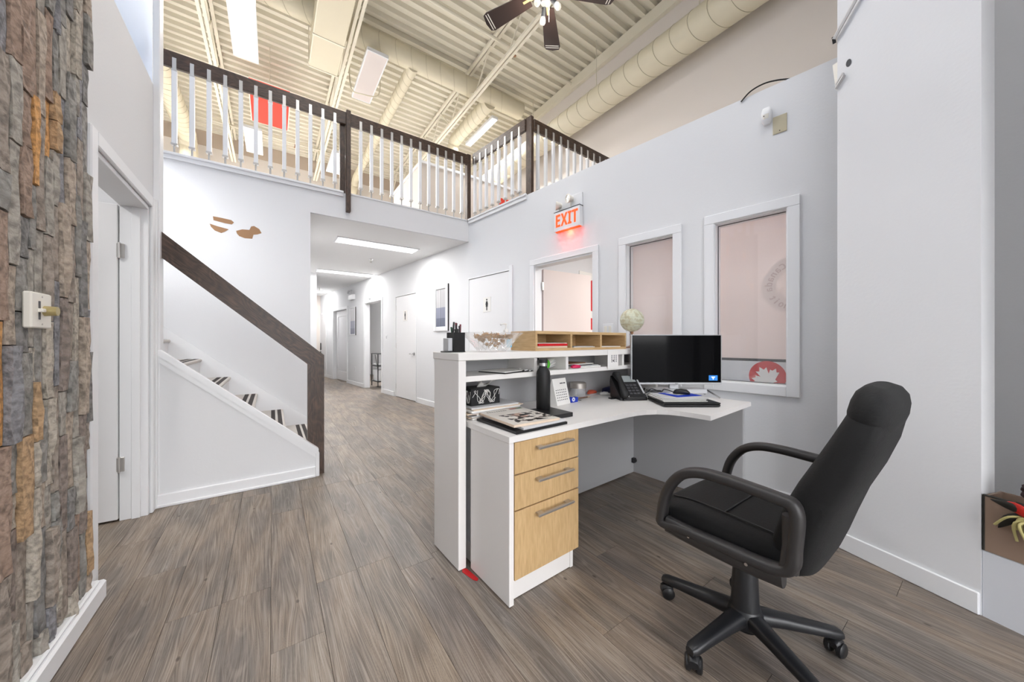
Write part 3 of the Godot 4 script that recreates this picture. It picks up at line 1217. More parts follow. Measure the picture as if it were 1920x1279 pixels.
	fin("cover", M.plate_beige, bp)
	begin()
	cyl(Vector3(0.0, -0.046, 0.004), Vector3(0.0, -0.046, 0.0075), 0.0035, 8)
	fin("screw", M.black_plastic, bp)
	# loose black cable over the wall top
	begin()
	tf = Transform3D(Basis(WX, Vector3.UP, WN), W0)
	tube(smooth_path([Vector3(5.2, 2.94, 0.008), Vector3(5.26, 2.985, 0.01), Vector3(5.34, 3.0, 0.006), Vector3(5.42, 2.99, -0.01), Vector3(5.50, 2.965, -0.03)], 6), 0.005, 8)
	var cb := fin("loose_cable", M.cable_black, self)
	tag(cb, "thin black cable lying over the top of the office wall", "cable")

func washroom(called: String, label: String, a0: float, a1: float, top: float, sign_y: float, sign_a: float, closer: bool, hand: int) -> void:
	var o := thing(called, label, "door", Vector3.ZERO, 0, "", "structure")
	on_wall(o, 0, 0)
	begin()
	bx(Vector3(a0 + 0.003, 0.012, -0.05), Vector3(a1 - 0.003, top - 0.006, -0.004), 0.002)
	fin("leaf", M.door_white, o)
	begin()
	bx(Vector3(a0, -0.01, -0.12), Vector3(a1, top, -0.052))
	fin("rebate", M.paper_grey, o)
	begin()
	if hand > 0:
		bx(Vector3(a1, 0, 0), Vector3(a1 + 0.062, top + 0.06, 0.02), 0.004)
	else:
		bx(Vector3(a0 - 0.012, 0, 0), Vector3(a0, top + 0.01, 0.008), 0.002)
		bx(Vector3(a1, 0, 0), Vector3(a1 + 0.012, top + 0.01, 0.008), 0.002)
	bx(Vector3(a0 - 0.01, top, 0), Vector3(a1 + 0.012, top + 0.01, 0.008), 0.002)
	fin("casing", M.trim_white, o)
	begin()
	var ha := a0 + 0.004 if hand < 0 else a1 - 0.012
	for y: float in [0.22, 1.05, top - 0.22]:
		cyl(Vector3(ha, y - 0.05, -0.006), Vector3(ha, y + 0.05, -0.006), 0.008, 8)
	fin("hinge", M.bracket_metal, o, "steel hinge knuckle")
	begin()
	var la := a1 - 0.09 if hand < 0 else a0 + 0.07
	cyl(Vector3(la, 0.9, -0.012), Vector3(la, 0.9, 0.03), 0.012, 12)
	cyl(Vector3(la, 0.9, -0.013), Vector3(la, 0.9, -0.004), 0.03, 16)
	tube(smooth_path([Vector3(la, 0.9, 0.03), Vector3(la - 0.03 * 1.0, 0.902, 0.036), Vector3(la - 0.11, 0.9, 0.036)], 5), 0.009, 8)
	fin("lever_handle", M.chrome, o, "chrome lever handle")
	var s := thing("washroom_sign", "small white pictogram plate on the " + ("washroom door behind the counter" if hand > 0 else "corridor door with lever handle"), "sign")
	on_wall(s, sign_a, sign_y, -0.0035)
	begin()
	bx(Vector3(-0.085, -0.105, 0), Vector3(0.085, 0.105, 0.006), 0.002)
	fin("plate", M.paper, s)
	begin()
	prism(circle2(Vector2(0, 0.068), 0.014, 0.014, 16), 0.006, 0.008)
	if hand > 0:
		prism([Vector2(-0.014, 0.048), Vector2(0.014, 0.048), Vector2(0.03, 0.0), Vector2(0.022, -0.004), Vector2(0.013, 0.02), Vector2(0.026, -0.03), Vector2(0.011, -0.03), Vector2(0.01, -0.082), Vector2(-0.01, -0.082), Vector2(-0.011, -0.03), Vector2(-0.026, -0.03), Vector2(-0.013, 0.02), Vector2(-0.022, -0.004), Vector2(-0.03, 0.0)], 0.006, 0.008)
	else:
		prism([Vector2(-0.02, 0.048), Vector2(0.02, 0.048), Vector2(0.024, -0.01), Vector2(0.014, -0.01), Vector2(0.012, -0.082), Vector2(-0.012, -0.082), Vector2(-0.014, -0.01), Vector2(-0.024, -0.01)], 0.006, 0.008)
	fin("figure", M.black_soft, s)

func exit_sign() -> void:
	var s := thing("exit_sign", "lit red EXIT sign with two emergency lamp heads on the office wall", "sign")
	on_wall(s, 3.60, 2.365, 0.0)
	begin()
	bx(Vector3(-0.185, 0, 0), Vector3(0.165, 0.215, 0.06), 0.004)
	fin("housing", M.trim_white, s)
	begin()
	bx(Vector3(-0.187, 0.213, -0.001), Vector3(0.167, 0.219, 0.062))
	fin("lid_edge", M.black_plastic, s)
	begin()
	bx(Vector3(-0.17, -0.008, 0.02), Vector3(0.16, 0.0, 0.05), 0.002)
	fin("down_lens", M.exit_glow, s, "red glowing downlight strip")
	text("EXIT", 0.19, 0.003, M.exit_glow, s, Vector3(-0.012, 0.11, 0.062), "lettering", false, 0.78)
	begin()
	bx(Vector3(0.02, 0.219, 0), Vector3(0.165, 0.36, 0.018), 0.003)
	bx(Vector3(0.148, 0.219, 0.018), Vector3(0.165, 0.36, 0.022), 0.002)
	fin("battery_case", M.trim_white, s)
	var heads: Array = [[Vector3(-0.13, 0.285, 0.05), Vector3(-0.7, 0.05, 0.7)], [Vector3(0.03, 0.315, 0.055), Vector3(-0.35, -0.05, 0.93)]]
	for h: Array in heads:
		var p: Vector3 = h[0]
		var d: Vector3 = h[1].normalized()
		begin()
		cyl(Vector3(p.x, 0.219, p.z * 0.7), p - d * 0.02, 0.008, 8)
		var y := d
		var x := y.cross(Vector3.UP).normalized()
		var hd := Basis(x, y, x.cross(y))
		lathe([Vector2(0, -0.04), Vector2(0.024, -0.037), Vector2(0.044, 0.01), Vector2(0.048, 0.028), Vector2(0.041, 0.028), Vector2(0.026, 0.002), Vector2(0, 0.0)], 20, p, hd)
		var lh := fin("lamp_head", M.ivory, s)
		begin()
		lathe([Vector2(0, 0.012), Vector2(0.041, 0.02), Vector2(0.041, 0.022), Vector2(0, 0.024)], 20, p, hd)
		fin("lens", M.chrome, lh)
	var l := OmniLight3D.new()
	l.name = "exit_light"
	l.light_color = Color(1, 0.2, 0.12)
	l.light_energy = 0.05
	l.light_size = 0.03
	l.omni_range = 20
	l.shadow_enabled = true
	s.add_child(l)
	l.position = Vector3(0, -0.03, 0.04)

# ---------------------------------------------------------------- corridor
func build_corridor() -> void:
	var labs: Array = ["long recessed corridor ceiling light beside the loft edge", "long recessed corridor ceiling light past the first sprinkler", "long recessed corridor ceiling light at the corridor's far end"]
	var xs: Array = [1.36, 1.36, 1.22]
	var zs: Array = [-5.58, -8.25, -11.8]
	for i in 3:
		ceiling_panel("corridor_light", labs[i], Vector3(xs[i], 2.627, zs[i]), Vector2(1.17 if i < 2 else 0.8, 0.3), CORR, "corridor ceiling lights")
	var sp: Array = [[Vector3(1.479, 2.64, -6.6), "small ceiling sprinkler between the first two corridor lights"], [Vector3(1.09, 2.64, -11.0), "small ceiling sprinkler before the last corridor light"]]
	for q: Array in sp:
		var s := thing("sprinkler", q[1], "sprinkler", q[0], 0, "corridor sprinklers")
		begin()
		lathe([Vector2(0, -0.012), Vector2(0.034, -0.01), Vector2(0.038, -0.0015), Vector2(0.0, -0.001)], 16)
		fin("rosette", M.chrome, s)
		begin()
		cyl(Vector3(0, -0.055, 0), Vector3(0, -0.01, 0), 0.007, 8)
		lathe([Vector2(0, -0.062), Vector2(0.022, -0.06), Vector2(0.022, -0.057), Vector2(0, -0.055)], 12)
		fin("head", M.brushed, s)
	# framed pictures
	var img := Image.create(64, 128, false, Image.FORMAT_RGB8)
	var r := RandomNumberGenerator.new()
	r.seed = 5
	for x in 64:
		var tone := r.randf_range(0.62, 0.86)
		for y in 128:
			var c := Color(tone, tone, tone * 1.01)
			if y > 62:
				c = Color(tone * 0.72, tone * 0.74, tone * 0.84)
			if y > 98:
				c = Color(tone * 0.55, tone * 0.58, tone * 0.68)
			if x % 9 == 0:
				c = c.darkened(0.35)
			img.set_pixel(x, y, c)
	var pm := mat("photo_print", Color.WHITE, 0.3)
	pm.albedo_texture = tex(img)
	var pics: Array = [[0.905, 1.70, 0.23, 0.39, "white framed grey photograph beside the washroom door", 0.075], [-3.50, 1.665, 0.22, 0.37, "small white framed grey photograph past the open doorway in the corridor", 0.03]]
	for q: Array in pics:
		var o := thing("framed_picture", q[4], "picture")
		on_wall(o, q[0], q[1], 0.001)
		begin()
		var w: float = q[2]
		var h: float = q[3]
		var b: float = q[5]
		frame(-w + b, w - b, -h + b, h - b, b, 0.0, 0.022)
		fin("frame", M.trim_white, o)
		begin()
		bx(Vector3(w - 0.001, -h, 0.0), Vector3(w + 0.004, h - 0.01, 0.02))
		bx(Vector3(-w + b - 0.004, -h + b - 0.004, 0.0), Vector3(w - b + 0.004, h - b + 0.004, 0.006))
		fin("backing", M.black_plastic, o)
		var pl := QuadMesh.new()
		pl.size = Vector2(2 * (w - b), 2 * (h - b))
		pl.material = pm
		inst(pl, "print", o, Transform3D(Basis.IDENTITY, Vector3(0, 0, 0.0075)))
	# open doorway with casing
	var dw := thing("door_5", "open white doorway with a black cart standing inside", "doorway", Vector3.ZERO, 0, "", "structure")
	on_wall(dw, 0, 0)
	begin()
	frame(-2.66, -1.62, 0, 2.06, 0.06, 0.0, 0.014, false)
	fin("casing", M.trim_white, dw)
	begin()
	bx(Vector3(-2.665, 0, -0.12), Vector3(-2.65, 2.06, -0.001))
	bx(Vector3(-1.63, 0, -0.12), Vector3(-1.615, 2.06, -0.001))
	bx(Vector3(-2.65, 2.05, -0.12), Vector3(-1.63, 2.065, -0.001))
	fin("jamb", M.trim_white, dw)
	# glazed door further down
	var gd := thing("door_6", "white glazed door in a deep frame far down the corridor", "door", Vector3.ZERO, 0, "", "structure")
	on_wall(gd, 0, 0)
	begin()
	frame(-5.25, -4.0, 0, 2.03, 0.07, 0.0, 0.016, false)
	fin("casing", M.trim_white, gd)
	begin()
	bx(Vector3(-5.24, 0.012, -0.115), Vector3(-5.06, 2.02, -0.075), 0.003)
	bx(Vector3(-4.19, 0.012, -0.115), Vector3(-4.01, 2.02, -0.075), 0.003)
	bx(Vector3(-5.06, 0.012, -0.115), Vector3(-4.19, 0.27, -0.075), 0.003)
	bx(Vector3(-5.06, 1.86, -0.115), Vector3(-4.19, 2.02, -0.075), 0.003)
	fin("leaf_frame", M.door_white, gd)
	begin()
	bx(Vector3(-5.06, 0.27, -0.10), Vector3(-4.19, 1.86, -0.09))
	fin("pane", M.laminate_grey, gd)
	# last door of the corridor
	var ld := thing("door_7", "narrow grey-white door with a dark handle at the corridor's end", "door", Vector3.ZERO, 0, "", "structure")
	on_wall(ld, 0, 0)
	begin()
	frame(-6.72, -6.05, 0, 2.0, 0.06, 0.0, 0.016, false)
	fin("casing", M.trim_white, ld)
	begin()
	bx(Vector3(-6.72, 0.01, 0.001), Vector3(-6.05, 2.0, 0.009))
	fin("leaf", M.laminate_grey, ld)
	begin()
	bx(Vector3(-6.66, 0.85, 0.009), Vector3(-6.6, 1.08, 0.03), 0.004)
	cyl(Vector3(-6.63, 0.78, 0.009), Vector3(-6.63, 0.78, 0.04), 0.02, 10)
	fin("handle", M.black_plastic, ld)
	# emergency light and chime
	var em := thing("emergency_light", "white twin-head emergency light high on the corridor wall", "emergency light")
	on_wall(em, -3.5, 2.28, 0.002)
	begin()
	bx(Vector3(-0.17, -0.06, 0), Vector3(0.17, 0.08, 0.07), 0.01)
	fin("housing", M.trim_white, em)
	for sx: float in [-0.1, 0.1]:
		begin()
		lathe([Vector2(0, -0.03), Vector2(0.03, -0.025), Vector2(0.05, 0.03), Vector2(0.04, 0.035), Vector2(0, 0.02)], 16, Vector3(sx, 0.14, 0.07), Basis(Vector3.RIGHT, deg_to_rad(70)))
		fin("lamp_head", M.silver_plastic, em)
	var ch := thing("door_chime", "tiny white sensor box above the open corridor doorway", "sensor")
	on_wall(ch, -2.3, 2.2, 0.0)
	begin()
	bx(Vector3(-0.05, -0.06, 0), Vector3(0.05, 0.07, 0.04), 0.01)
	fin("housing", M.trim_white, ch)
	begin()
	bx(Vector3(-0.03, -0.045, 0.038), Vector3(0.03, 0.0, 0.043), 0.004)
	fin("lens", M.silver_plastic, ch)
	var sw := thing("light_switch", "white light switch between the corridor door and the open doorway", "switch")
	on_wall(sw, -1.345, 1.225, 0.0)
	begin()
	bx(Vector3(-0.035, -0.058, 0), Vector3(0.035, 0.058, 0.006), 0.002)
	fin("plate", M.trim_white, sw)
	begin()
	bx(Vector3(-0.016, -0.032, 0.005), Vector3(0.016, 0.032, 0.011), 0.002)
	fin("rocker", M.silver_plastic, sw)
	var ou := thing("wall_outlet", "white wall outlet low between two corridor doorways", "outlet")
	on_wall(ou, -3.35, 0.42, 0.0)
	begin()
	bx(Vector3(-0.035, -0.058, 0), Vector3(0.035, 0.058, 0.006), 0.002)
	fin("plate", M.trim_white, ou)
	begin()
	bx(Vector3(-0.016, 0.008, 0.005), Vector3(0.016, 0.036, 0.008), 0.002)
	bx(Vector3(-0.016, -0.036, 0.005), Vector3(0.016, -0.008, 0.008), 0.002)
	fin("socket", M.silver_plastic, ou)
	# black cart standing inside the doorway
	var c := thing("utility_cart", "black three-tier metal cart inside the open corridor doorway", "cart")
	on_wall(c, -2.62, 0.0, -0.38)
	for x: float in [-0.2, 0.2]:
		for z: float in [-0.15, 0.15]:
			begin()
			cyl(Vector3(x, 0.03, z), Vector3(x, 0.83, z), 0.012, 8)
			fin("leg", M.black_plastic, c)
	for y: float in [0.14, 0.52, 0.82]:
		begin()
		bx(Vector3(-0.215, y, -0.165), Vector3(0.215, y + 0.02, 0.165), 0.004)
		fin("shelf", M.black_plastic, c)
	begin()
	tube(smooth_path([Vector3(0.2, 0.45, 0.15), Vector3(0.12, 0.65, 0.16), Vector3(0.02, 0.8, 0.15)], 5), 0.008, 6)
	fin("brace", M.black_plastic, c)
	begin()
	bx(Vector3(-0.16, 0.161, -0.12), Vector3(0.17, 0.43, 0.13), 0.01)
	tf = Transform3D.IDENTITY
	var bn := fin("storage_bin", M.door_white, self)
	on_wall(bn, -2.62, 0.0, -0.38)
	tag(bn, "white plastic bin on the cart's lower shelf in the doorway", "bin")
	begin()
	bx(Vector3(-0.17, 0.541, -0.12), Vector3(0.15, 0.58, 0.13), 0.012)
	var tw := fin("folded_towel", M.paper_grey, self)
	on_wall(tw, -2.62, 0.0, -0.38)
	tag(tw, "folded grey towel on the cart's middle shelf", "towel")
	ceiling_panel("ceiling_light", "flat ceiling light in the room behind the open corridor doorway", (W0 - WX * 3.0 - WN * 0.8) + Vector3(0, 2.627, 0), Vector2(0.3, 0.6), 7.0, "")

# ---------------------------------------------------------------- railings
func baluster_mesh() -> Array:
	begin()
	bx(Vector3(-0.019, 0.085, -0.019), Vector3(0.019, 0.80, 0.019), 0.003)
	st.generate_normals()
	var a := st.commit()
	a.surface_set_material(0, M.trim_white)
	begin()
	bx(Vector3(-0.015, 0.80, 0.008), Vector3(0.015, 0.915, 0.013), 0.001)
	bx(Vector3(-0.015, 0.905, -0.004), Vector3(0.015, 0.915, 0.013), 0.001)
	bx(Vector3(-0.0215, 0.785, -0.0215), Vector3(0.0215, 0.802, 0.0215), 0.002)
	st.generate_normals()
	var b := st.commit()
	b.surface_set_material(0, M.bracket_metal)
	begin()
	cyl(Vector3(0, 0.0, 0), Vector3(0, 0.085, 0), 0.009, 8)
	bx(Vector3(-0.024, 0.07, -0.024), Vector3(0.024, 0.088, 0.024), 0.002)
	st.generate_normals()
	var c := st.commit()
	c.surface_set_material(0, M.bracket_metal)
	return [a, b, c]

func rail_run(t: Node3D, bm: Array, x0: float, x1: float, bal: Array, rail0: float, rail1: float, turned := false) -> void:
	# local x along the run, y from the ledge
	begin()
	grain = 0
	bx(Vector3(rail0, 0.825, -0.02 if not turned else -0.02), Vector3(rail1, 0.975, 0.018), 0.004)
	fin("top_rail", M.walnut, t)
	grain = 1
	var n: int = bal[2]
	for i in n:
		var x: float = lerpf(bal[0], bal[1], float(i) / (n - 1))
		var b := inst(bm[0], "baluster", t, Transform3D(Basis.IDENTITY, Vector3(x, 0, 0.012)))
		inst(bm[1], "bracket", b)
		inst(bm[2], "foot", b)

func rail_post(t: Node3D, x0: float, x1: float, y0: float, y1: float, z0 := -0.05, z1 := 0.03) -> void:
	begin()
	bx(Vector3(x0, y0, z0), Vector3(x1, y1, z1), 0.004)
	fin("post", M.walnut, t)

func build_railings() -> void:
	var bm := baluster_mesh()
	# ledge moulding along the loft edge
	begin()
	bx(Vector3(-0.9, 2.90, -4.60), Vector3(0.71, 2.955, -4.58), 0.004)
	bx(Vector3(-0.9, 2.94, -4.605), Vector3(0.71, 2.965, -4.565), 0.004)
	bx(Vector3(0.78, 2.945, -4.61), Vector3(2.43, 2.965, -4.59), 0.003)
	structure("trim_5", M.trim_white, "white ledge moulding along the loft edge above the stairs", "trim")
	var a := thing("loft_railing", "loft railing of dark top rail and white balusters above the staircase", "railing", Vector3(0, 2.965, -4.6), 0, "loft railings")
	rail_run(a, bm, -0.9, 0.74, [-0.775, 0.615, 12], -0.895, 0.745)
	rail_post(a, 0.675, 0.735, -0.02, 0.975, -0.06, -0.02)
	rail_post(a, 0.735, 0.785, -0.245, 0.985, -0.02, 0.06)
	var b := thing("loft_railing", "loft railing of dark top rail and white balusters above the corridor opening", "railing", Vector3(0, 2.965, -4.6), 0, "loft railings")
	rail_run(b, bm, 0.78, 2.42, [0.905, 2.30, 12], 0.786, 2.40)
	rail_post(b, 2.392, 2.452, -0.02, 0.985, -0.06, 0.02)
	# side run on the office wall
	var c := thing("loft_railing", "short dark railing with white balusters on top of the corridor wall", "railing", Vector3.ZERO, 0, "loft railings")
	on_wall(c, 0, 2.975, -0.045)
	rail_run(c, bm, 1.72, 2.9, [1.80, 2.76, 8], 1.745, 2.86)
	rail_post(c, 2.86, 2.955, -0.03, 0.985, -0.05, 0.0)
	# return run over the offices
	var d := thing("loft_railing", "dark railing with white balusters running back over the office roof", "railing", W0 + WX * 2.92 - WN * 0.06 + Vector3(0, 2.975, 0), 0.0, "loft railings")
	d.rotation.y = deg_to_rad(2.4)
	rail_run(d, bm, 0.0, 3.1, [0.12, 1.62, 12], 0.06, 3.0)

# ---------------------------------------------------------------- roof
func spiral_duct(t: Node3D, a: Vector3, b: Vector3, r: float, pitch: float, m: Material) -> void:
	begin()
	cyl(a, b, r, 36)
	fin("duct_tube", m, t)
	var d := (b - a)
	var L := d.length()
	var y := d / L
	var x := y.cross(Vector3.FORWARD if absf(y.z) < 0.9 else Vector3.RIGHT).normalized()
	var z := x.cross(y)
	var n := int(L / pitch)
	begin()
	for k in range(1, n):
		var ring: Array = []
		for i in 32:
			var an := TAU * i / 32.0
			ring.append(a + y * (pitch * k + pitch * 0.35 * sin(an)) + (x * cos(an) + z * sin(an)) * (r + 0.002))
		sweep(ring, y, 0.004, 0.003, 4, true)
	fin("seam", M.seam_cream, t, "raised spiral seam")

func build_roof() -> void:
	var p := 0.2
	begin()
	# one sheet of three ribs, 0.6 m, ribs along x
	var x0 := -4.5
	var x1 := 5.67
	for k in 3:
		var z0 := k * p
		var pts: Array = [Vector2(z0, 0.0), Vector2(z0 + 0.075, 0.0), Vector2(z0 + 0.095, 0.075), Vector2(z0 + 0.18, 0.075), Vector2(z0 + 0.2, 0.0)]
		for i in 4:
			var a: Vector2 = pts[i]
			var b: Vector2 = pts[i + 1]
			var n := Vector3(0, -1, 0)
			if i == 1:
				n = Vector3(0, -0.3, 1)
			if i == 3:
				n = Vector3(0, -0.3, -1)
			quad(Vector3(x0, a.y, a.x), Vector3(x1, a.y, a.x), Vector3(x1, b.y, b.x), Vector3(x0, b.y, b.x), n)
		# narrow stiffening groove in each flange
		quad(Vector3(x0, -0.004, z0 + 0.03), Vector3(x1, -0.004, z0 + 0.03), Vector3(x1, -0.004, z0 + 0.036), Vector3(x0, -0.004, z0 + 0.036), Vector3.DOWN)
	st.generate_normals()
	var sheet := st.commit()
	sheet.surface_set_material(0, M.deck_cream)
	begin()
	bx(Vector3(-4.7, DECK + 0.09, -13.2), Vector3(5.9, DECK + 0.25, 2.8))
	var roof := structure("ceiling", M.deck_cream, "cream corrugated steel roof deck", "ceiling")
	var z := -13.0
	while z < 2.6:
		inst(sheet, "deck_sheet", roof, Transform3D(Basis.IDENTITY, Vector3(0, DECK, z)))
		z += 0.6
	# open web joists
	var jl: Array = [[-0.92, "open web steel roof joist above the stairs end of the loft"], [1.15, "open web steel roof joist between the two long ducts, beside the hung box"], [3.58, "open web steel roof joist passing behind the ceiling fan"]]
	for j: Array in jl:
		var o := thing("roof_joist", j[1], "joist", Vector3(j[0], 0, 0), 0, "roof joists")
		var yb := 6.42
		begin()
		for s: float in [-1.0, 1.0]:
			bx(Vector3(s * 0.012, DECK - 0.055, -12.9), Vector3(s * 0.065, DECK - 0.002, 2.5))
		fin("top_chord", M.joist_cream, o)
		begin()
		for s: float in [-1.0, 1.0]:
			bx(Vector3(s * 0.012, yb - 0.03, -12.9), Vector3(s * 0.06, yb + 0.02, 2.5))
		fin("bottom_chord", M.joist_cream, o)
		var zz := -12.7
		var up := true
		while zz < 2.0:
			begin()
			var ya := yb if up else DECK - 0.03
			var yc := DECK - 0.03 if up else yb
			bar(Vector3(0, ya, zz), Vector3(0, yc, zz + 0.62), 0.022, 0.022, Vector3.RIGHT)
			fin("web_rod", M.joist_cream, o)
			up = not up
			zz += 0.62
	# ledger angle at the side wall
	begin()
	bx(Vector3(5.58, DECK - 0.22, -12.9), Vector3(5.67, DECK, 2.6), 0.004)
	structure("trim_6", M.joist_cream, "cream steel ledger under the roof deck along the side wall", "trim")
	# big spiral duct along the side wall
	var dl := thing("spiral_duct", "big cream spiral duct running along the side wall under the deck", "duct", Vector3.ZERO)
	spiral_duct(dl, Vector3(5.26, 5.87, -9.0), Vector3(5.26, 5.87, 0.9), 0.245, 0.28, M.duct_cream)
	for zz: float in [-6.6, -4.6, -2.6]:
		begin()
		cyl(Vector3(5.26, 6.1, zz), Vector3(5.26, DECK + 0.02, zz), 0.009, 6)
		fin("hanger_rod", M.joist_cream, dl)
	# cross duct with branches
	var dm := thing("spiral_duct", "long cream duct crossing the roof below the deck beside the joists", "duct", Vector3.ZERO)
	spiral_duct(dm, Vector3(-1.0, 6.74, -6.72), Vector3(4.95, 6.74, -6.72), 0.185, 0.3, M.duct_cream)
	var df: Node3D
	var br: Array = [[2.30, -12.4, "cream branch duct between the long duct and the loft end wall", 0.11], [4.08, -8.5, "short cream branch duct ending in a round louvred diffuser", 0.16], [-1.85, -12.3, "cream branch duct at the stair side of the loft", 0.2]]
	for q: Array in br:
		var o := thing("branch_duct", q[2], "duct", Vector3.ZERO)
		var zst := -6.72 if q[0] > 0 else -7.4
		spiral_duct(o, Vector3(q[0], 6.62, zst), Vector3(q[0], 6.62, q[1]), q[3], 0.22, M.duct_cream)
		begin()
		if q[0] < 3:
			tube(smooth_path([Vector3(q[0], 6.62, q[1]), Vector3(q[0], 6.52, q[1] - 0.2), Vector3(q[0], 6.0, q[1] - 0.33), Vector3(q[0], 2.952, q[1] - 0.35)], 6), q[3] * 0.95, 20)
		else:
			tube(smooth_path([Vector3(q[0], 6.62, q[1]), Vector3(q[0], 6.54, q[1] - 0.14), Vector3(q[0], 6.3, q[1] - 0.2)], 5), q[3] * 0.95, 20)
		fin("elbow", M.duct_cream, o)
		if q[0] > 3:
			df = Node3D.new()
			df.name = "diffuser"
			o.add_child(df)
			df.position = Vector3(4.08, 6.26, -8.72)
	for k in 4:
		begin()
		var rr := 0.24 - k * 0.05
		lathe([Vector2(rr, 0.0 - k * 0.012), Vector2(rr - 0.02, 0.03 - k * 0.012), Vector2(rr - 0.028, 0.03 - k * 0.012), Vector2(rr - 0.008, 0.0 - k * 0.012), Vector2(rr, 0.0 - k * 0.012)], 28)
		fin("louvre_ring", M.joist_cream, df)
	begin()
	lathe([Vector2(0, 0.035), Vector2(0.22, 0.035), Vector2(0.22, 0.045), Vector2(0, 0.045)], 24)
	fin("throat_plate", M.duct_cream, df)
	# hung rectangular duct box
	var hb := thing("duct_box", "cream sheet metal duct box hung beside the roof joist", "duct box", Vector3.ZERO)
	begin()
	bx(Vector3(0.55, 6.2, -7.28), Vector3(1.02, 6.54, -6.5), 0.01)
	bx(Vector3(0.55, 6.2, -6.48), Vector3(1.02, 6.54, -5.2), 0.01)
	fin("casing", M.duct_cream, hb)
	begin()
	bx(Vector3(0.54, 6.19, -7.30), Vector3(1.03, 6.21, -7.27), 0.003)
	bx(Vector3(0.54, 6.19, -6.50), Vector3(1.03, 6.21, -6.47), 0.003)
	fin("flange", M.joist_cream, hb)
	for x: float in [0.54, 1.03]:
		begin()
		bar(Vector3(x, 6.2, -7.2), Vector3(x, DECK, -7.2), 0.03, 0.01)
		fin("hanger_strap", M.joist_cream, hb)
	# loft lights
	var ll: Array = [
		[Vector3(-0.39, 6.3, -7.2), 1.44, "long bright ceiling panel between the stair joist and the duct box", true],
		[Vector3(-0.39, 6.3, -11.1), 1.3, "bright ceiling panel behind the red hanging panel at the loft end", true],
		[Vector3(1.52, 6.3, -11.1), 1.3, "bright ceiling panel beside the railing post at the loft end", true],
		[Vector3(-2.4, 6.3, -11.2), 1.3, "bright ceiling panel at the stair corner of the loft end", true],
		[Vector3(4.36, 6.45, -7.62), 1.35, "bright strip light beside the short branch duct and diffuser", true],
		[Vector3(1.56, 6.3, -7.15), 1.42, "unlit pinkish ceiling panel beside the joist and cable loop", false]]
	for q: Array in ll:
		var t := ceiling_panel("loft_light", q[2], q[0], Vector2(0.33 if q[0].x < 4 else 0.13, q[1]), LOFT, "loft ceiling lights", q[3])
		begin()
		var hw := 0.185 if q[0].x < 4 else 0.085
		bx(Vector3(-hw, 0.012, -q[1] / 2 - 0.02), Vector3(hw, 0.07, q[1] / 2 + 0.02), 0.01)
		fin("housing", M.trim_white, t)
		for zz: float in [-0.25, 0.35]:
			begin()
			cyl(Vector3(0, 0.07, zz), Vector3(0, DECK - q[0].y + 0.01, zz), 0.006, 6)
			fin("hanger_wire", M.joist_cream, t)
	# added panels above the frame, overhead light for worktop, counter and floor
	var lob: Array = [[Vector3(0.2, 6.3, -2.9), "added ceiling panel out of view high over the staircase foot"], [Vector3(1.0, 6.3, 0.1), "added ceiling panel out of view high over the office chair"]]
	for q: Array in lob:
		var t := ceiling_panel("added_lobby_light", q[1], q[0], Vector2(0.6, 1.4), LOBBY_FILL, "added lobby lights")
		begin()
		bx(Vector3(-0.31, 0.012, -0.72), Vector3(0.31, 0.07, 0.72), 0.01)
		fin("housing", M.trim_white, t)
		begin()
		cyl(Vector3(0, 0.07, 0.4), Vector3(0, DECK - 6.29, 0.4), 0.006, 6)
		cyl(Vector3(0, 0.07, -0.4), Vector3(0, DECK - 6.29, -0.4), 0.006, 6)
		fin("hanger_wire", M.joist_cream, t)
	# red panels
	var rp := thing("hanging_banner", "red banner board hung flat under the roof deck between two joists", "banner", Vector3(-0.04, 6.28, -9.2))
	begin()
	bx(Vector3(-0.34, 0, -0.8), Vector3(0.34, 0.025, 0.8), 0.004)
	fin("face", M.red_banner, rp)
	begin()
	frame_flat(0.36, 0.82, 0.012)
	fin("rim", M.joist_cream, rp)
	for zz: float in [-0.7, 0.7]:
		begin()
		cyl(Vector3(0, 0.02, zz), Vector3(0, DECK - 6.27, zz), 0.006, 6)
		fin("hanger_wire", M.joist_cream, rp)
	# cable loop by the unlit panel
	begin()
	tube(smooth_path([Vector3(1.28, 7.09, -7.55), Vector3(1.28, 6.5, -7.55), Vector3(1.32, 6.2, -7.5), Vector3(1.5, 6.1, -7.35), Vector3(1.72, 6.12, -7.3), Vector3(1.8, 6.25, -7.3), Vector3(1.8, 6.6, -7.25), Vector3(1.8, 7.09, -7.25)], 8), 0.012, 8)
	var cl := fin("cable_loop", M.duct_cream, self)
	tag(cl, "cream cable looped under the unlit ceiling panel", "cable")
	# sprinkler pipe under the deck
	begin()
	cyl(Vector3(-4.4, 6.93, -5.55), Vector3(5.5, 6.93, -5.55), 0.03, 12)
	var sp := fin("sprinkler_pipe", M.joist_cream, self)
	tag(sp, "cream sprinkler pipe under the deck in front of the long duct", "pipe")
	begin()
	cyl(Vector3(-4.4, 6.95, -11.9), Vector3(5.5, 6.95, -11.9), 0.03, 12)
	var sp2 := fin("sprinkler_pipe", M.joist_cream, self)
	tag(sp2, "cream sprinkler pipe under the deck near the loft end wall", "pipe")
	for q: Array in [[Vector3(3.95, 6.93, -5.55), "small brass sprinkler head on the pipe above the railing post"], [Vector3(0.55, 6.95, -11.9), "small brass sprinkler head on the pipe near the loft end wall"]]:
		var s := thing("fire_sprinkler", q[1], "sprinkler", q[0])
		begin()
		cyl(Vector3(0, -0.09, 0), Vector3(0, -0.02, 0), 0.012, 8)
		lathe([Vector2(0, -0.12), Vector2(0.035, -0.115), Vector2(0.035, -0.11), Vector2(0, -0.09)], 12)
		fin("body", M.tan_dark, s)
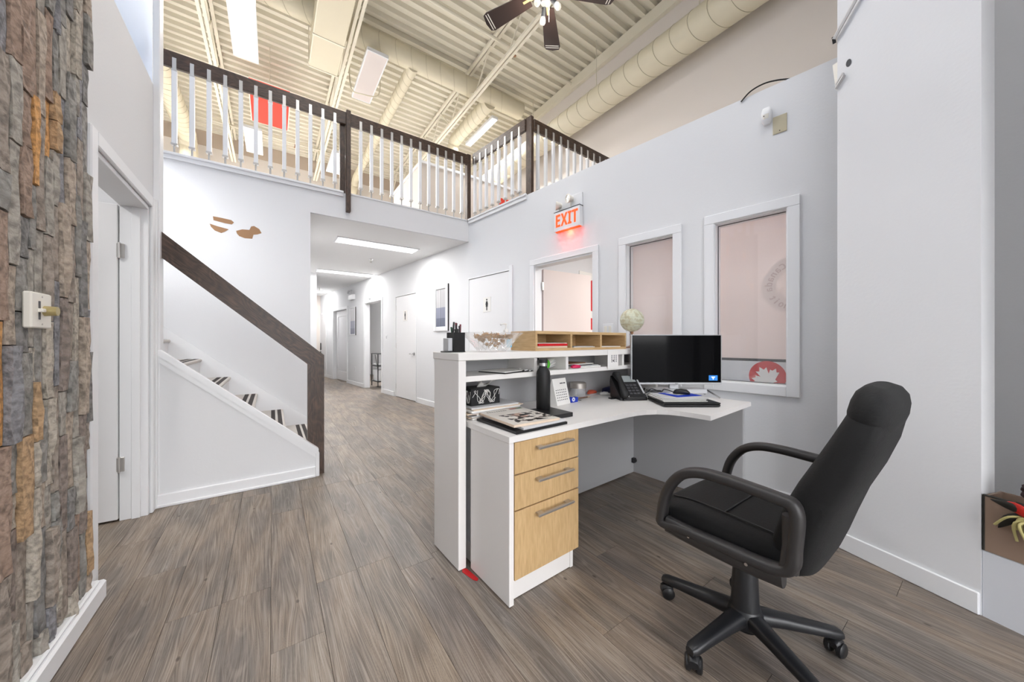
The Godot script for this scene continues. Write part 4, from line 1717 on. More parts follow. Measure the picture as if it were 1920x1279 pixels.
	# smoke detector
	var sd := thing("smoke_detector", "round cream smoke detector beside the big side wall duct", "detector", Vector3(5.05, 6.7, -2.35))
	begin()
	lathe([Vector2(0, -0.05), Vector2(0.1, -0.045), Vector2(0.15, -0.02), Vector2(0.16, 0.02), Vector2(0, 0.02)], 28)
	fin("body", M.joist_cream, sd)
	begin()
	bar(Vector3(0.0, 0.02, 0.0), Vector3(0.62, 0.18, 0.0), 0.05, 0.03)
	fin("bracket", M.joist_cream, sd)
	build_fan()

func frame_flat(hx: float, hz: float, t: float) -> void:
	bx(Vector3(-hx, 0, -hz), Vector3(hx, 0.03, -hz + 0.02), 0.002)
	bx(Vector3(-hx, 0, hz - 0.02), Vector3(hx, 0.03, hz), 0.002)
	bx(Vector3(-hx, 0, -hz), Vector3(-hx + 0.02, 0.03, hz), 0.002)
	bx(Vector3(hx - 0.02, 0, -hz), Vector3(hx, 0.03, hz), 0.002)

func build_fan() -> void:
	var dh := 3.29
	var f := thing("ceiling_fan", "ceiling fan with dark wooden blades and a bare bulb light kit", "ceiling fan", Vector3(0.64 * dh, 1.145 + dh, -0.745 * dh))
	begin()
	cyl(Vector3(0, 0.1, 0), Vector3(0, DECK - 1.145 - dh, 0), 0.014, 12)
	fin("downrod", M.black_plastic, f)
	begin()
	lathe([Vector2(0, -0.05), Vector2(0.07, -0.05), Vector2(0.12, -0.02), Vector2(0.125, 0.05), Vector2(0.09, 0.1), Vector2(0.03, 0.13), Vector2(0, 0.13)], 28)
	fin("motor_housing", M.black_plastic, f)
	begin()
	lathe([Vector2(0, -0.11), Vector2(0.05, -0.11), Vector2(0.06, -0.08), Vector2(0.06, -0.05), Vector2(0, -0.05)], 20)
	fin("light_plate", M.brushed, f)
	for k in 5:
		var an := deg_to_rad(-43.0 + 72.0 * k)
		var bl := Node3D.new()
		bl.name = "blade"
		f.add_child(bl, true)
		bl.rotation.y = -an
		begin()
		tf = Transform3D(Basis(Vector3.RIGHT, deg_to_rad(12)), Vector3.ZERO)
		grain = 0
		var pts: Array = [Vector2(0.17, -0.06), Vector2(0.62, -0.09), Vector2(0.66, -0.075), Vector2(0.675, 0.0), Vector2(0.66, 0.075), Vector2(0.62, 0.09), Vector2(0.17, 0.06)]
		flat_prism(pts, -0.004, 0.004)
		fin("blade_board", M.fan_blade, bl)
		grain = 1
		begin()
		tf = Transform3D(Basis(Vector3.RIGHT, deg_to_rad(12)), Vector3.ZERO)
		bx(Vector3(0.605, -0.0055, -0.075), Vector3(0.613, -0.004, 0.075))
		bx(Vector3(0.63, -0.0055, -0.075), Vector3(0.638, -0.004, 0.075))
		fin("stripe", M.ivory, bl, "pale stripe across the blade tip")
		begin()
		bar(Vector3(0.1, 0.0, 0), Vector3(0.24, 0.0, 0), 0.03, 0.012)
		fin("blade_iron", M.knob_gold, bl)
	for k in 3:
		var an := deg_to_rad(150.0 + 120.0 * k + 25.0)
		var d := Vector3(cos(an) * 0.55, -0.8, sin(an) * 0.55).normalized()
		var p := Vector3(cos(an) * 0.05, -0.09, sin(an) * 0.05)
		begin()
		cyl(p, p + d * 0.08, 0.018, 14, 0.022)
		var so := fin("lamp_socket", M.black_plastic, f)
		begin()
		var x := d.cross(Vector3.UP).normalized()
		lathe([Vector2(0, 0.145), Vector2(0.018, 0.14), Vector2(0.028, 0.122), Vector2(0.026, 0.1), Vector2(0.014, 0.078), Vector2(0, 0.078)], 16, p, Basis(x, d, x.cross(d)))
		fin("bulb", M.bulb_glass, so)
		var ol := OmniLight3D.new()
		ol.name = "bulb_light"
		ol.light_energy = FAN
		ol.light_color = Color(1.0, 0.985, 0.96)
		ol.light_size = 0.025
		ol.omni_range = 30.0
		ol.omni_attenuation = 2.0
		ol.shadow_enabled = true
		f.add_child(ol, true)
		ol.position = p + d * 0.118
	begin()
	tube([Vector3(0.02, -0.11, 0.02), Vector3(0.02, -0.3, 0.02)], 0.002, 5)
	fin("pull_chain", M.ivory, f)

# ---------------------------------------------------------------- loft
func build_loft() -> void:
	begin()
	bx(Vector3(2.83, 2.95, -9.9), Vector3(5.67, 5.3, -7.7), 0.004)
	structure("wall_loft_room", M.loft_room, "flat topped white room built on the loft behind the railing", "wall")
	begin()
	bx(Vector3(2.80, 5.28, -9.93), Vector3(5.67, 5.33, -7.67), 0.004)
	structure("trim_7", M.trim_white, "white cap moulding on the loft room", "trim")
	var rs := thing("red_sign", "small red sign on the loft room wall behind the short railing", "sign", Vector3(5.2, 4.75, -7.69))
	begin()
	bx(Vector3(-0.25, -0.3, 0), Vector3(0.3, 0.22, 0.02), 0.004)
	fin("face", M.red_banner, rs)
	begin()
	bar(Vector3(-0.2, 0.02, 0.021), Vector3(0.25, 0.08, 0.021), 0.01, 0.03)
	fin("dark_mark", M.petal_dark, rs)
	var dk_ := thing("loft_screen", "dark sloping panel edge at the loft behind the first baluster", "panel", Vector3(-1.6, 2.95, -5.6), 0.3)
	begin()
	prism([Vector2(-0.5, 0), Vector2(0.55, 0), Vector2(-0.1, 0.75), Vector2(-0.5, 0.75)], -0.02, 0.02)
	fin("board", M.grey_print, dk_)
	begin()
	bar(Vector3(-0.1, 0.77, 0), Vector3(0.57, 0.0, 0), 0.05, 0.04)
	fin("edge_trim", M.trim_white, dk_)

# ---------------------------------------------------------------- projecting wall at the right
func build_right_wall() -> void:
	# runs from (2.577, -0.512) to (2.422, -0.047) and on towards the entrance
	var p0 := Vector3(2.577, 0, -0.512)
	var dr := (Vector3(2.422, 0, -0.047) - p0).normalized()
	var n := Vector3(-dr.z, 0, dr.x)
	if n.x > 0:
		n = -n
	var B := Basis(dr, Vector3.UP, n)
	begin()
	tf = Transform3D(B, p0)
	bx(Vector3(-0.012, -0.05, -0.1), Vector3(0.490, DECK + 0.05, 0))
	structure("wall_near", M.wall_white, "tall white projecting wall behind the office chair", "wall")
	begin()
	tf = Transform3D(B, p0)
	bx(Vector3(0.0, 0, 0), Vector3(0.488, 0.094, 0.012), 0.004)
	structure("baseboard_near", M.trim_white, "white baseboard behind the office chair", "baseboard")
	begin()
	tf = Transform3D(B, p0)
	bx(Vector3(0.490, -0.05, -0.25), Vector3(0.82, 0.275, -0.002), 0.003)
	structure("trim_8", M.plinth_white, "low pale plinth under the flower box", "trim")
	begin()
	tf = Transform3D(B, p0)
	bx(Vector3(0.82, -0.05, -0.1), Vector3(2.8, DECK + 0.05, 0))
	structure("wall_entrance", M.wall_white, "white wall between the flower box opening and the entrance", "wall")
	# flower box on the plinth
	var fb := thing("flower_box", "tan glossy planter box standing on the low pale plinth", "planter")
	fb.transform = Transform3D(B, p0 + dr * 0.4955 + Vector3(0, 0.277, 0) + n * 0.0)
	begin()
	bx(Vector3(0, 0, -0.008), Vector3(0.3, 0.228, 0.0))
	bx(Vector3(0, 0, -0.13), Vector3(0.3, 0.228, -0.122))
	bx(Vector3(0, 0, -0.122), Vector3(0.008, 0.228, -0.008))
	bx(Vector3(0.292, 0, -0.122), Vector3(0.3, 0.228, -0.008))
	bx(Vector3(0.008, 0, -0.122), Vector3(0.292, 0.14, -0.008))
	fin("box", M.planter_tan, fb)
	begin()
	bx(Vector3(-0.003, 0.226, -0.01), Vector3(0.303, 0.232, 0.003), 0.002)
	bx(Vector3(-0.003, 0.0, -0.01), Vector3(0.004, 0.23, 0.003), 0.002)
	fin("rim", M.leaf_dark, fb)
	var pl := thing("artificial_flowers", "artificial bouquet of red petals, dark blooms and dry grass in the tan box", "flowers")
	pl.transform = fb.transform
	var r := RandomNumberGenerator.new()
	r.seed = 9
	# dark round bloom
	begin()
	for k in 22:
		var an := TAU * k / 22.0 * 2.0
		var q := Vector3(cos(an), sin(an * 1.7), sin(an)) * 0.018
		lathe([Vector2(0, -0.012), Vector2(0.012, -0.004), Vector2(0.012, 0.006), Vector2(0, 0.014)], 7, Vector3(0.115, 0.285, -0.02) + q, Basis(Vector3(0, 0, 1), an))
	fin("dark_bloom", M.petal_dark, pl)
	begin()
	tube(smooth_path([Vector3(0.14, 0.12, -0.06), Vector3(0.13, 0.22, -0.03), Vector3(0.115, 0.28, -0.02)], 5), 0.004, 6)
	fin("stem", M.leaf_dark, pl)
	for q: Array in [[Vector3(0.055, 0.225, 0.012), 0.1, 0.0], [Vector3(0.12, 0.235, 0.02), 0.13, 0.35], [Vector3(0.17, 0.22, 0.015), 0.12, -0.5]]:
		begin()
		petal(q[0], q[1], q[2], 0.022)
		fin("red_petal", M.petal_red, pl)
	for q: Array in [[Vector3(0.02, 0.22, 0.004), 0.13, 0.12], [Vector3(0.10, 0.20, 0.018), -0.09, 0.75], [Vector3(0.08, 0.235, 0.0), 0.1, -0.2], [Vector3(0.13, 0.20, 0.02), 0.1, -1.1]]:
		begin()
		petal(q[0], q[1], q[2], 0.016)
		fin("dark_leaf", M.leaf_dark, pl)
	for k in 12:
		begin()
		var s := Vector3(0.14 + r.randf_range(-0.02, 0.05), 0.19 + r.randf_range(-0.02, 0.02), 0.012)
		var e := s + Vector3(r.randf_range(-0.09, 0.03), r.randf_range(-0.14, -0.06), r.randf_range(0.01, 0.04))
		var mid := (s + e) * 0.5 + Vector3(r.randf_range(-0.03, 0.0), 0.02, 0.02)
		tube(smooth_path([s, mid, e], 5), 0.0045, 6)
		fin("grass_spray", M.dry_grass, pl)
	# pipe, hole and bracket high on the wall
	begin()
	tf = Transform3D(B, p0)
	tube([Vector3(-0.02, 2.83, 0.015), Vector3(0.42, 3.38, 0.03)], 0.009, 10)
	var rod := fin("brace_rod", M.bracket_metal, self)
	tag(rod, "thin grey steel rod sloping up the projecting wall", "rod")
	begin()
	tf = Transform3D(B, p0)
	tube([Vector3(-0.025, 2.815, 0.0), Vector3(-0.02, 2.845, 0.018)], 0.008, 8)
	fin("rod_end", M.black_plastic, rod)
	var bk := thing("wall_bracket", "small silver bracket at the edge of the projecting wall", "bracket")
	bk.transform = Transform3D(B, p0 + Vector3(0, 2.57, 0))
	begin()
	bar(Vector3(-0.015, -0.02, 0.008), Vector3(0.025, 0.03, 0.008), 0.006, 0.02, Vector3.FORWARD)
	bar(Vector3(-0.015, 0.0, 0.008), Vector3(0.02, 0.045, 0.008), 0.006, 0.012, Vector3.FORWARD)
	fin("strap", M.bracket_metal, bk)
	begin()
	prism([Vector2(-0.012, -0.03), Vector2(-0.012, 0.13), Vector2(-0.035, 0.13), Vector2(-0.022, 0.0)], -0.02, 0.0)
	fin("shim", M.ivory, bk)
	begin()
	tf = Transform3D(B, p0)
	prism(circle2(Vector2(0.04, 2.655), 0.012, 0.02, 18), 0.0005, 0.002)
	var ho := fin("cable_hole", M.grey_print, self)
	tag(ho, "small dark round hole high in the projecting wall", "hole")

func petal(at: Vector3, length: float, tilt: float, w: float) -> void:
	var secs: Array = []
	var d := Vector3(cos(tilt), sin(tilt), 0.25).normalized()
	var up := Vector3(-sin(tilt), cos(tilt), 0)
	for k in 7:
		var t := k / 6.0
		var ww := w * sin(PI * clampf(t * 0.94 + 0.04, 0, 1))
		secs.append([at + d * length * t + Vector3(0, -0.03 * t * t, 0.015 * sin(PI * t)), up * ww, Vector3(0, 0, 1) * (0.003 + ww * 0.12)])
	loft(secs, 10, 1.0)

# ---------------------------------------------------------------- reception desk
func build_desk() -> void:
	var c := thing("reception_desk", "white L shaped reception desk with a raised counter and curved worktop", "desk", D0, DYAW)
	begin()
	bx(Vector3(-0.003, 0.004, 0.0), Vector3(0.04, 1.046, 0.282), 0.002)
	fin("end_panel", M.laminate, c)
	begin()
	bx(Vector3(1.815, 0.736, 0.0), Vector3(1.84, 1.046, 0.282), 0.002)
	fin("end_panel", M.laminate, c)
	begin()
	bx(Vector3(-0.006, 1.046, -0.012), Vector3(1.86, 1.085, 0.288), 0.003)
	fin("counter_top", M.laminate, c)
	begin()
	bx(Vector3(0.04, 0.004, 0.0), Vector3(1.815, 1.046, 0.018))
	fin("back_panel", M.laminate_shaded, c)
	begin()
	bx(Vector3(0.04, 0.937, 0.018), Vector3(1.815, 0.965, 0.278), 0.002)
	fin("shelf", M.laminate, c)
	for u: float in [0.50, 0.765, 1.36]:
		begin()
		bx(Vector3(u, 0.965, 0.018), Vector3(u + 0.022, 1.046, 0.276), 0.001)
		fin("divider", M.laminate, c)
	var d := c
	begin()
	flat_prism([Vector2(0.052, 0.02), Vector2(1.812, 0.02), Vector2(1.812, 0.29), Vector2(1.85, 0.29), Vector2(1.85, 0.938), Vector2(1.178, 0.962), Vector2(1.176, 0.87), Vector2(1.166, 0.80), Vector2(1.142, 0.74), Vector2(1.10, 0.695), Vector2(1.04, 0.662), Vector2(0.97, 0.645), Vector2(0.88, 0.638), Vector2(0.62, 0.636), Vector2(0.052, 0.626)], 0.708, 0.735)
	fin("worktop", M.laminate, d)
	begin()
	bx(Vector3(0.055, 0.006, 0.30), Vector3(0.08, 0.707, 0.624), 0.002)
	fin("end_panel", M.laminate, d)
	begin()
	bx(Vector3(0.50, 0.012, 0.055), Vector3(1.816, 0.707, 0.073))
	fin("modesty_panel", M.laminate_shaded, d)
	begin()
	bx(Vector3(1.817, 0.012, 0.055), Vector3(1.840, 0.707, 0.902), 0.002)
	fin("gable", M.laminate_shaded, d)
	begin()
	bx(Vector3(1.78, 0.10, 0.075), Vector3(1.815, 0.14, 0.10), 0.002)
	bx(Vector3(1.79, 0.11, 0.10), Vector3(1.81, 0.13, 0.11), 0.002)
	fin("corner_bracket", M.black_plastic, d)
	var p := thing("drawer_pedestal", "three drawer pedestal with light oak fronts under the desk", "drawers", D0, DYAW)
	begin()
	bx(Vector3(0.082, 0.10, 0.14), Vector3(0.49, 0.705, 0.603), 0.001)
	fin("carcass", M.laminate_grey, p)
	begin()
	bx(Vector3(0.082, 0.003, 0.16), Vector3(0.472, 0.10, 0.592), 0.001)
	bx(Vector3(0.458, 0.003, 0.585), Vector3(0.478, 0.10, 0.598), 0.001)
	fin("plinth", M.laminate, p)
	for q: Array in [[0.566, 0.704], [0.41, 0.560], [0.106, 0.404]]:
		begin()
		bx(Vector3(0.085, q[0], 0.604), Vector3(0.492, q[1], 0.623), 0.0015)
		var fr := fin("drawer_front", M.oak, p)
		var hy: float = q[1] - 0.036
		begin()
		bx(Vector3(0.195, hy - 0.006, 0.646), Vector3(0.425, hy + 0.005, 0.660), 0.0015)
		bx(Vector3(0.205, hy - 0.003, 0.623), Vector3(0.235, hy + 0.003, 0.650))
		bx(Vector3(0.385, hy - 0.003, 0.623), Vector3(0.415, hy + 0.003, 0.650))
		fin("bar_handle", M.brushed, fr, "brushed metal bar handle")
	# red tape on the floor by the gap
	begin()
	flat_prism([Vector2(0.785, -1.555), Vector2(0.80, -1.535), Vector2(0.812, -1.44), Vector2(0.80, -1.432), Vector2(0.788, -1.45), Vector2(0.770, -1.53)], 0.0005, 0.003)
	var tp := fin("red_tape", M.red_print, self)
	tag(tp, "torn strip of red tape on the floor beside the desk", "tape")

# ---------------------------------------------------------------- office chair
func build_chair() -> void:
	var c := thing("office_chair", "black fabric swivel armchair on a five star caster base", "chair", Vector3(1.49, 0, -0.565))
	# seat
	begin()
	var X := Vector3(0.238, 0, 0)
	loft([[Vector3(0, 0.445, -0.236), X * 0.82, Vector3(0, 0.028, 0)], [Vector3(0, 0.455, -0.228), X * 0.95, Vector3(0, 0.046, 0)], [Vector3(0, 0.468, -0.19), X, Vector3(0, 0.056, 0)], [Vector3(0, 0.482, -0.12), X, Vector3(0, 0.055, 0)], [Vector3(0, 0.480, 0.0), X, Vector3(0, 0.052, 0)], [Vector3(0, 0.475, 0.12), X, Vector3(0, 0.052, 0)], [Vector3(0, 0.475, 0.20), X * 0.95, Vector3(0, 0.05, 0)], [Vector3(0, 0.475, 0.235), X * 0.85, Vector3(0, 0.03, 0)]], 28, 0.45)
	var seat := fin("seat", M.fabric_black, c)
	begin()
	# stitched seams on the cushion
	tube(smooth_path([Vector3(-0.165, 0.525, -0.19), Vector3(-0.17, 0.5375, -0.1), Vector3(-0.172, 0.534, 0.05), Vector3(-0.172, 0.528, 0.17)], 5), 0.003, 6)
	tube(smooth_path([Vector3(0.165, 0.525, -0.19), Vector3(0.17, 0.5375, -0.1), Vector3(0.172, 0.534, 0.05), Vector3(0.172, 0.528, 0.17)], 5), 0.003, 6)
	tube([Vector3(-0.17, 0.5345, 0.0), Vector3(0.17, 0.5345, 0.0)], 0.003, 6)
	fin("seam", M.black_soft, seat)
	# backrest, lofted up its spine
	begin()
	var sp: Array = [[0.190, 0.425, 0.17, 0.030], [0.197, 0.455, 0.208, 0.054], [0.206, 0.52, 0.230, 0.066], [0.228, 0.60, 0.237, 0.067], [0.262, 0.69, 0.237, 0.062], [0.303, 0.78, 0.234, 0.059], [0.335, 0.86, 0.226, 0.054], [0.355, 0.925, 0.208, 0.047], [0.362, 0.970, 0.18, 0.038], [0.363, 0.995, 0.135, 0.024]]
	var secs: Array = []
	for i in sp.size():
		var a: Array = sp[maxi(i - 1, 0)]
		var b: Array = sp[mini(i + 1, sp.size() - 1)]
		var tdir := Vector3(0, b[1] - a[1], b[0] - a[0]).normalized()
		var nd := Vector3(0, -tdir.z, tdir.y)
		secs.append([Vector3(0, sp[i][1], sp[i][0]), Vector3(sp[i][2], 0, 0), nd * sp[i][3]])
	loft(secs, 44, 0.5)
	var back := fin("backrest", M.fabric_black, c)
	begin()
	var hc: Array = []
	for q: Array in [[0.915, 0.352, 0.190, 0.040], [0.921, 0.353, 0.206, 0.048], [0.945, 0.357, 0.209, 0.0515], [0.975, 0.362, 0.203, 0.050], [1.0, 0.365, 0.187, 0.044], [1.018, 0.366, 0.152, 0.031], [1.025, 0.366, 0.10, 0.015]]:
		hc.append([Vector3(0, q[0] - 0.01, q[1]), Vector3(q[2], 0, 0), Vector3(0, -0.28, 0.96) * q[3]])
	loft(hc, 48, 0.6)
	fin("head_cushion", M.fabric_black, c)
	begin()
	for sx: float in [-1.0, 1.0]:
		tube(smooth_path([Vector3(sx * 0.15, 0.54, 0.152), Vector3(sx * 0.155, 0.66, 0.197), Vector3(sx * 0.148, 0.77, 0.250), Vector3(sx * 0.138, 0.86, 0.292)], 6), 0.0035, 6)
	tube(smooth_path([Vector3(-0.155, 0.66, 0.196), Vector3(0.0, 0.655, 0.190), Vector3(0.155, 0.66, 0.196)], 5), 0.003, 6)
	fin("seam", M.black_soft, back)
	# looped armrests
	var loop: Array = [Vector3(0, 0.452, -0.175), Vector3(0, 0.475, -0.182), Vector3(0, 0.54, -0.172), Vector3(0, 0.60, -0.150), Vector3(0, 0.655, -0.105), Vector3(0, 0.682, -0.045), Vector3(0, 0.688, 0.03), Vector3(0, 0.684, 0.12), Vector3(0, 0.678, 0.195), Vector3(0, 0.672, 0.222), Vector3(0, 0.635, 0.232), Vector3(0, 0.55, 0.226), Vector3(0, 0.50, 0.222), Vector3(0, 0.474, 0.200), Vector3(0, 0.464, 0.15), Vector3(0, 0.462, 0.03), Vector3(0, 0.458, -0.10)]
	for sx: float in [-1.0, 1.0]:
		begin()
		tf = Transform3D(Basis.IDENTITY, Vector3(sx * 0.262, 0, 0))
		sweep(smooth_path(loop, 5, true), Vector3.RIGHT, 0.024, 0.0175, 12, true, 0.7)
		var arm := fin("armrest", M.arm_plastic, c)
		begin()
		tf = Transform3D(Basis.IDENTITY, Vector3(sx * 0.262, 0, 0))
		sweep(smooth_path([Vector3(0, 0.455, -0.16), Vector3(0, 0.448, -0.05), Vector3(0, 0.446, 0.10), Vector3(0, 0.452, 0.20)], 4), Vector3.RIGHT, 0.02, 0.03, 10, false, 0.6)
		sweep([Vector3(0, 0.48, 0.212), Vector3(0, 0.55, 0.220), Vector3(0, 0.64, 0.220)], Vector3.RIGHT, 0.018, 0.024, 10, false, 0.6)
		fin("side_plate", M.arm_plastic, arm)
		begin()
		for q: Array in [[0.452, -0.07], [0.45, 0.11], [0.60, 0.232]]:
			cyl(Vector3(sx * 0.280, q[0], q[1]), Vector3(sx * 0.2845, q[0], q[1]), 0.005, 8)
		fin("bolt", M.chrome, arm, "small steel bolt")
	# under-seat mechanism, column and base
	begin()
	bx(Vector3(-0.09, 0.385, -0.12), Vector3(0.09, 0.43, 0.14), 0.012)
	bx(Vector3(-0.20, 0.418, -0.17), Vector3(0.20, 0.435, 0.19), 0.006)
	fin("tilt_mechanism", M.black_plastic, c)
	begin()
	lathe([Vector2(0, -0.02), Vector2(0.026, -0.018), Vector2(0.03, 0.0), Vector2(0.026, 0.02), Vector2(0, 0.022)], 16, Vector3(-0.04, 0.375, -0.10), Basis(Vector3.FORWARD, Vector3.RIGHT, Vector3.UP) if false else Basis(Vector3.RIGHT, PI / 2))
	fin("tension_knob", M.black_plastic, c)
	begin()
	tube(smooth_path([Vector3(0.05, 0.40, 0.0), Vector3(0.22, 0.41, -0.01), Vector3(0.31, 0.425, -0.02)], 5), 0.005, 8)
	fin("lever", M.black_plastic, c)
	begin()
	lathe([Vector2(0, 0.06), Vector2(0.056, 0.06), Vector2(0.056, 0.10), Vector2(0.046, 0.15), Vector2(0.042, 0.26), Vector2(0.036, 0.30), Vector2(0.036, 0.39), Vector2(0, 0.39)], 24)
	fin("gas_column", M.base_plastic, c)
	var p1 := [Vector2(1.197, -0.613), Vector2(1.449, -0.865), Vector2(1.764, -0.697), Vector2(1.691, -0.346), Vector2(1.352, -0.302)]
	begin()
	lathe([Vector2(0, 0.055), Vector2(0.05, 0.055), Vector2(0.062, 0.075), Vector2(0.06, 0.115), Vector2(0.05, 0.13), Vector2(0, 0.13)], 24)
	fin("hub", M.base_plastic, c)
	for q: Vector2 in p1:
		var dr := Vector3(q.x - 1.49, 0, q.y + 0.565)
		var d := dr.normalized()
		var side := Vector3(-d.z, 0, d.x)
		var R := 0.295
		begin()
		loft([[d * 0.03 + Vector3(0, 0.10, 0), side * 0.036, Vector3(0, 0.028, 0)], [d * 0.12 + Vector3(0, 0.094, 0), side * 0.029, Vector3(0, 0.023, 0)], [d * 0.24 + Vector3(0, 0.083, 0), side * 0.024, Vector3(0, 0.019, 0)], [d * (R + 0.005) + Vector3(0, 0.077, 0), side * 0.022, Vector3(0, 0.017, 0)], [d * (R + 0.02) + Vector3(0, 0.075, 0), side * 0.015, Vector3(0, 0.012, 0)]], 16, 0.7)
		var leg := fin("base_leg", M.base_plastic, c)
		begin()
		var cp := d * R
		var ax := (side * 0.8 + d * 0.6).normalized()
		for s: float in [-1.0, 1.0]:
			var m := cp + Vector3(0, 0.0265, 0) + ax * s * 0.017
			lathe([Vector2(0, -0.011), Vector2(0.02, -0.011), Vector2(0.026, -0.006), Vector2(0.026, 0.006), Vector2(0.02, 0.011), Vector2(0, 0.011)], 22, m, Basis(ax.cross(Vector3.UP).normalized(), ax, ax.cross(Vector3.UP).normalized().cross(ax)))
		cyl(cp + Vector3(0, 0.03, 0), cp + Vector3(0, 0.075, 0), 0.009, 10)
		var fw := ax.cross(Vector3.UP).normalized()
		loft([[cp - fw * 0.026 + Vector3(0, 0.038, 0), ax * 0.016, Vector3(0, 0.012, 0)], [cp - fw * 0.012 + Vector3(0, 0.045, 0), ax * 0.02, Vector3(0, 0.016, 0)], [cp + fw * 0.012 + Vector3(0, 0.045, 0), ax * 0.02, Vector3(0, 0.016, 0)], [cp + fw * 0.022 + Vector3(0, 0.04, 0), ax * 0.014, Vector3(0, 0.01, 0)]], 12, 0.7)
		fin("caster", M.black_plastic, leg)

# ---------------------------------------------------------------- on the counter
func sheet(t: Node3D, c: Vector3, s: Vector2, yaw: float, thick: float, m: Material, called := "sheet") -> MeshInstance3D:
	begin()
	tf = Transform3D(Basis(Vector3.UP, yaw), c)
	bx(Vector3(-s.x / 2, 0, -s.y / 2), Vector3(s.x / 2, thick, s.y / 2), minf(0.001, thick * 0.3))
	return fin(called, m, t)

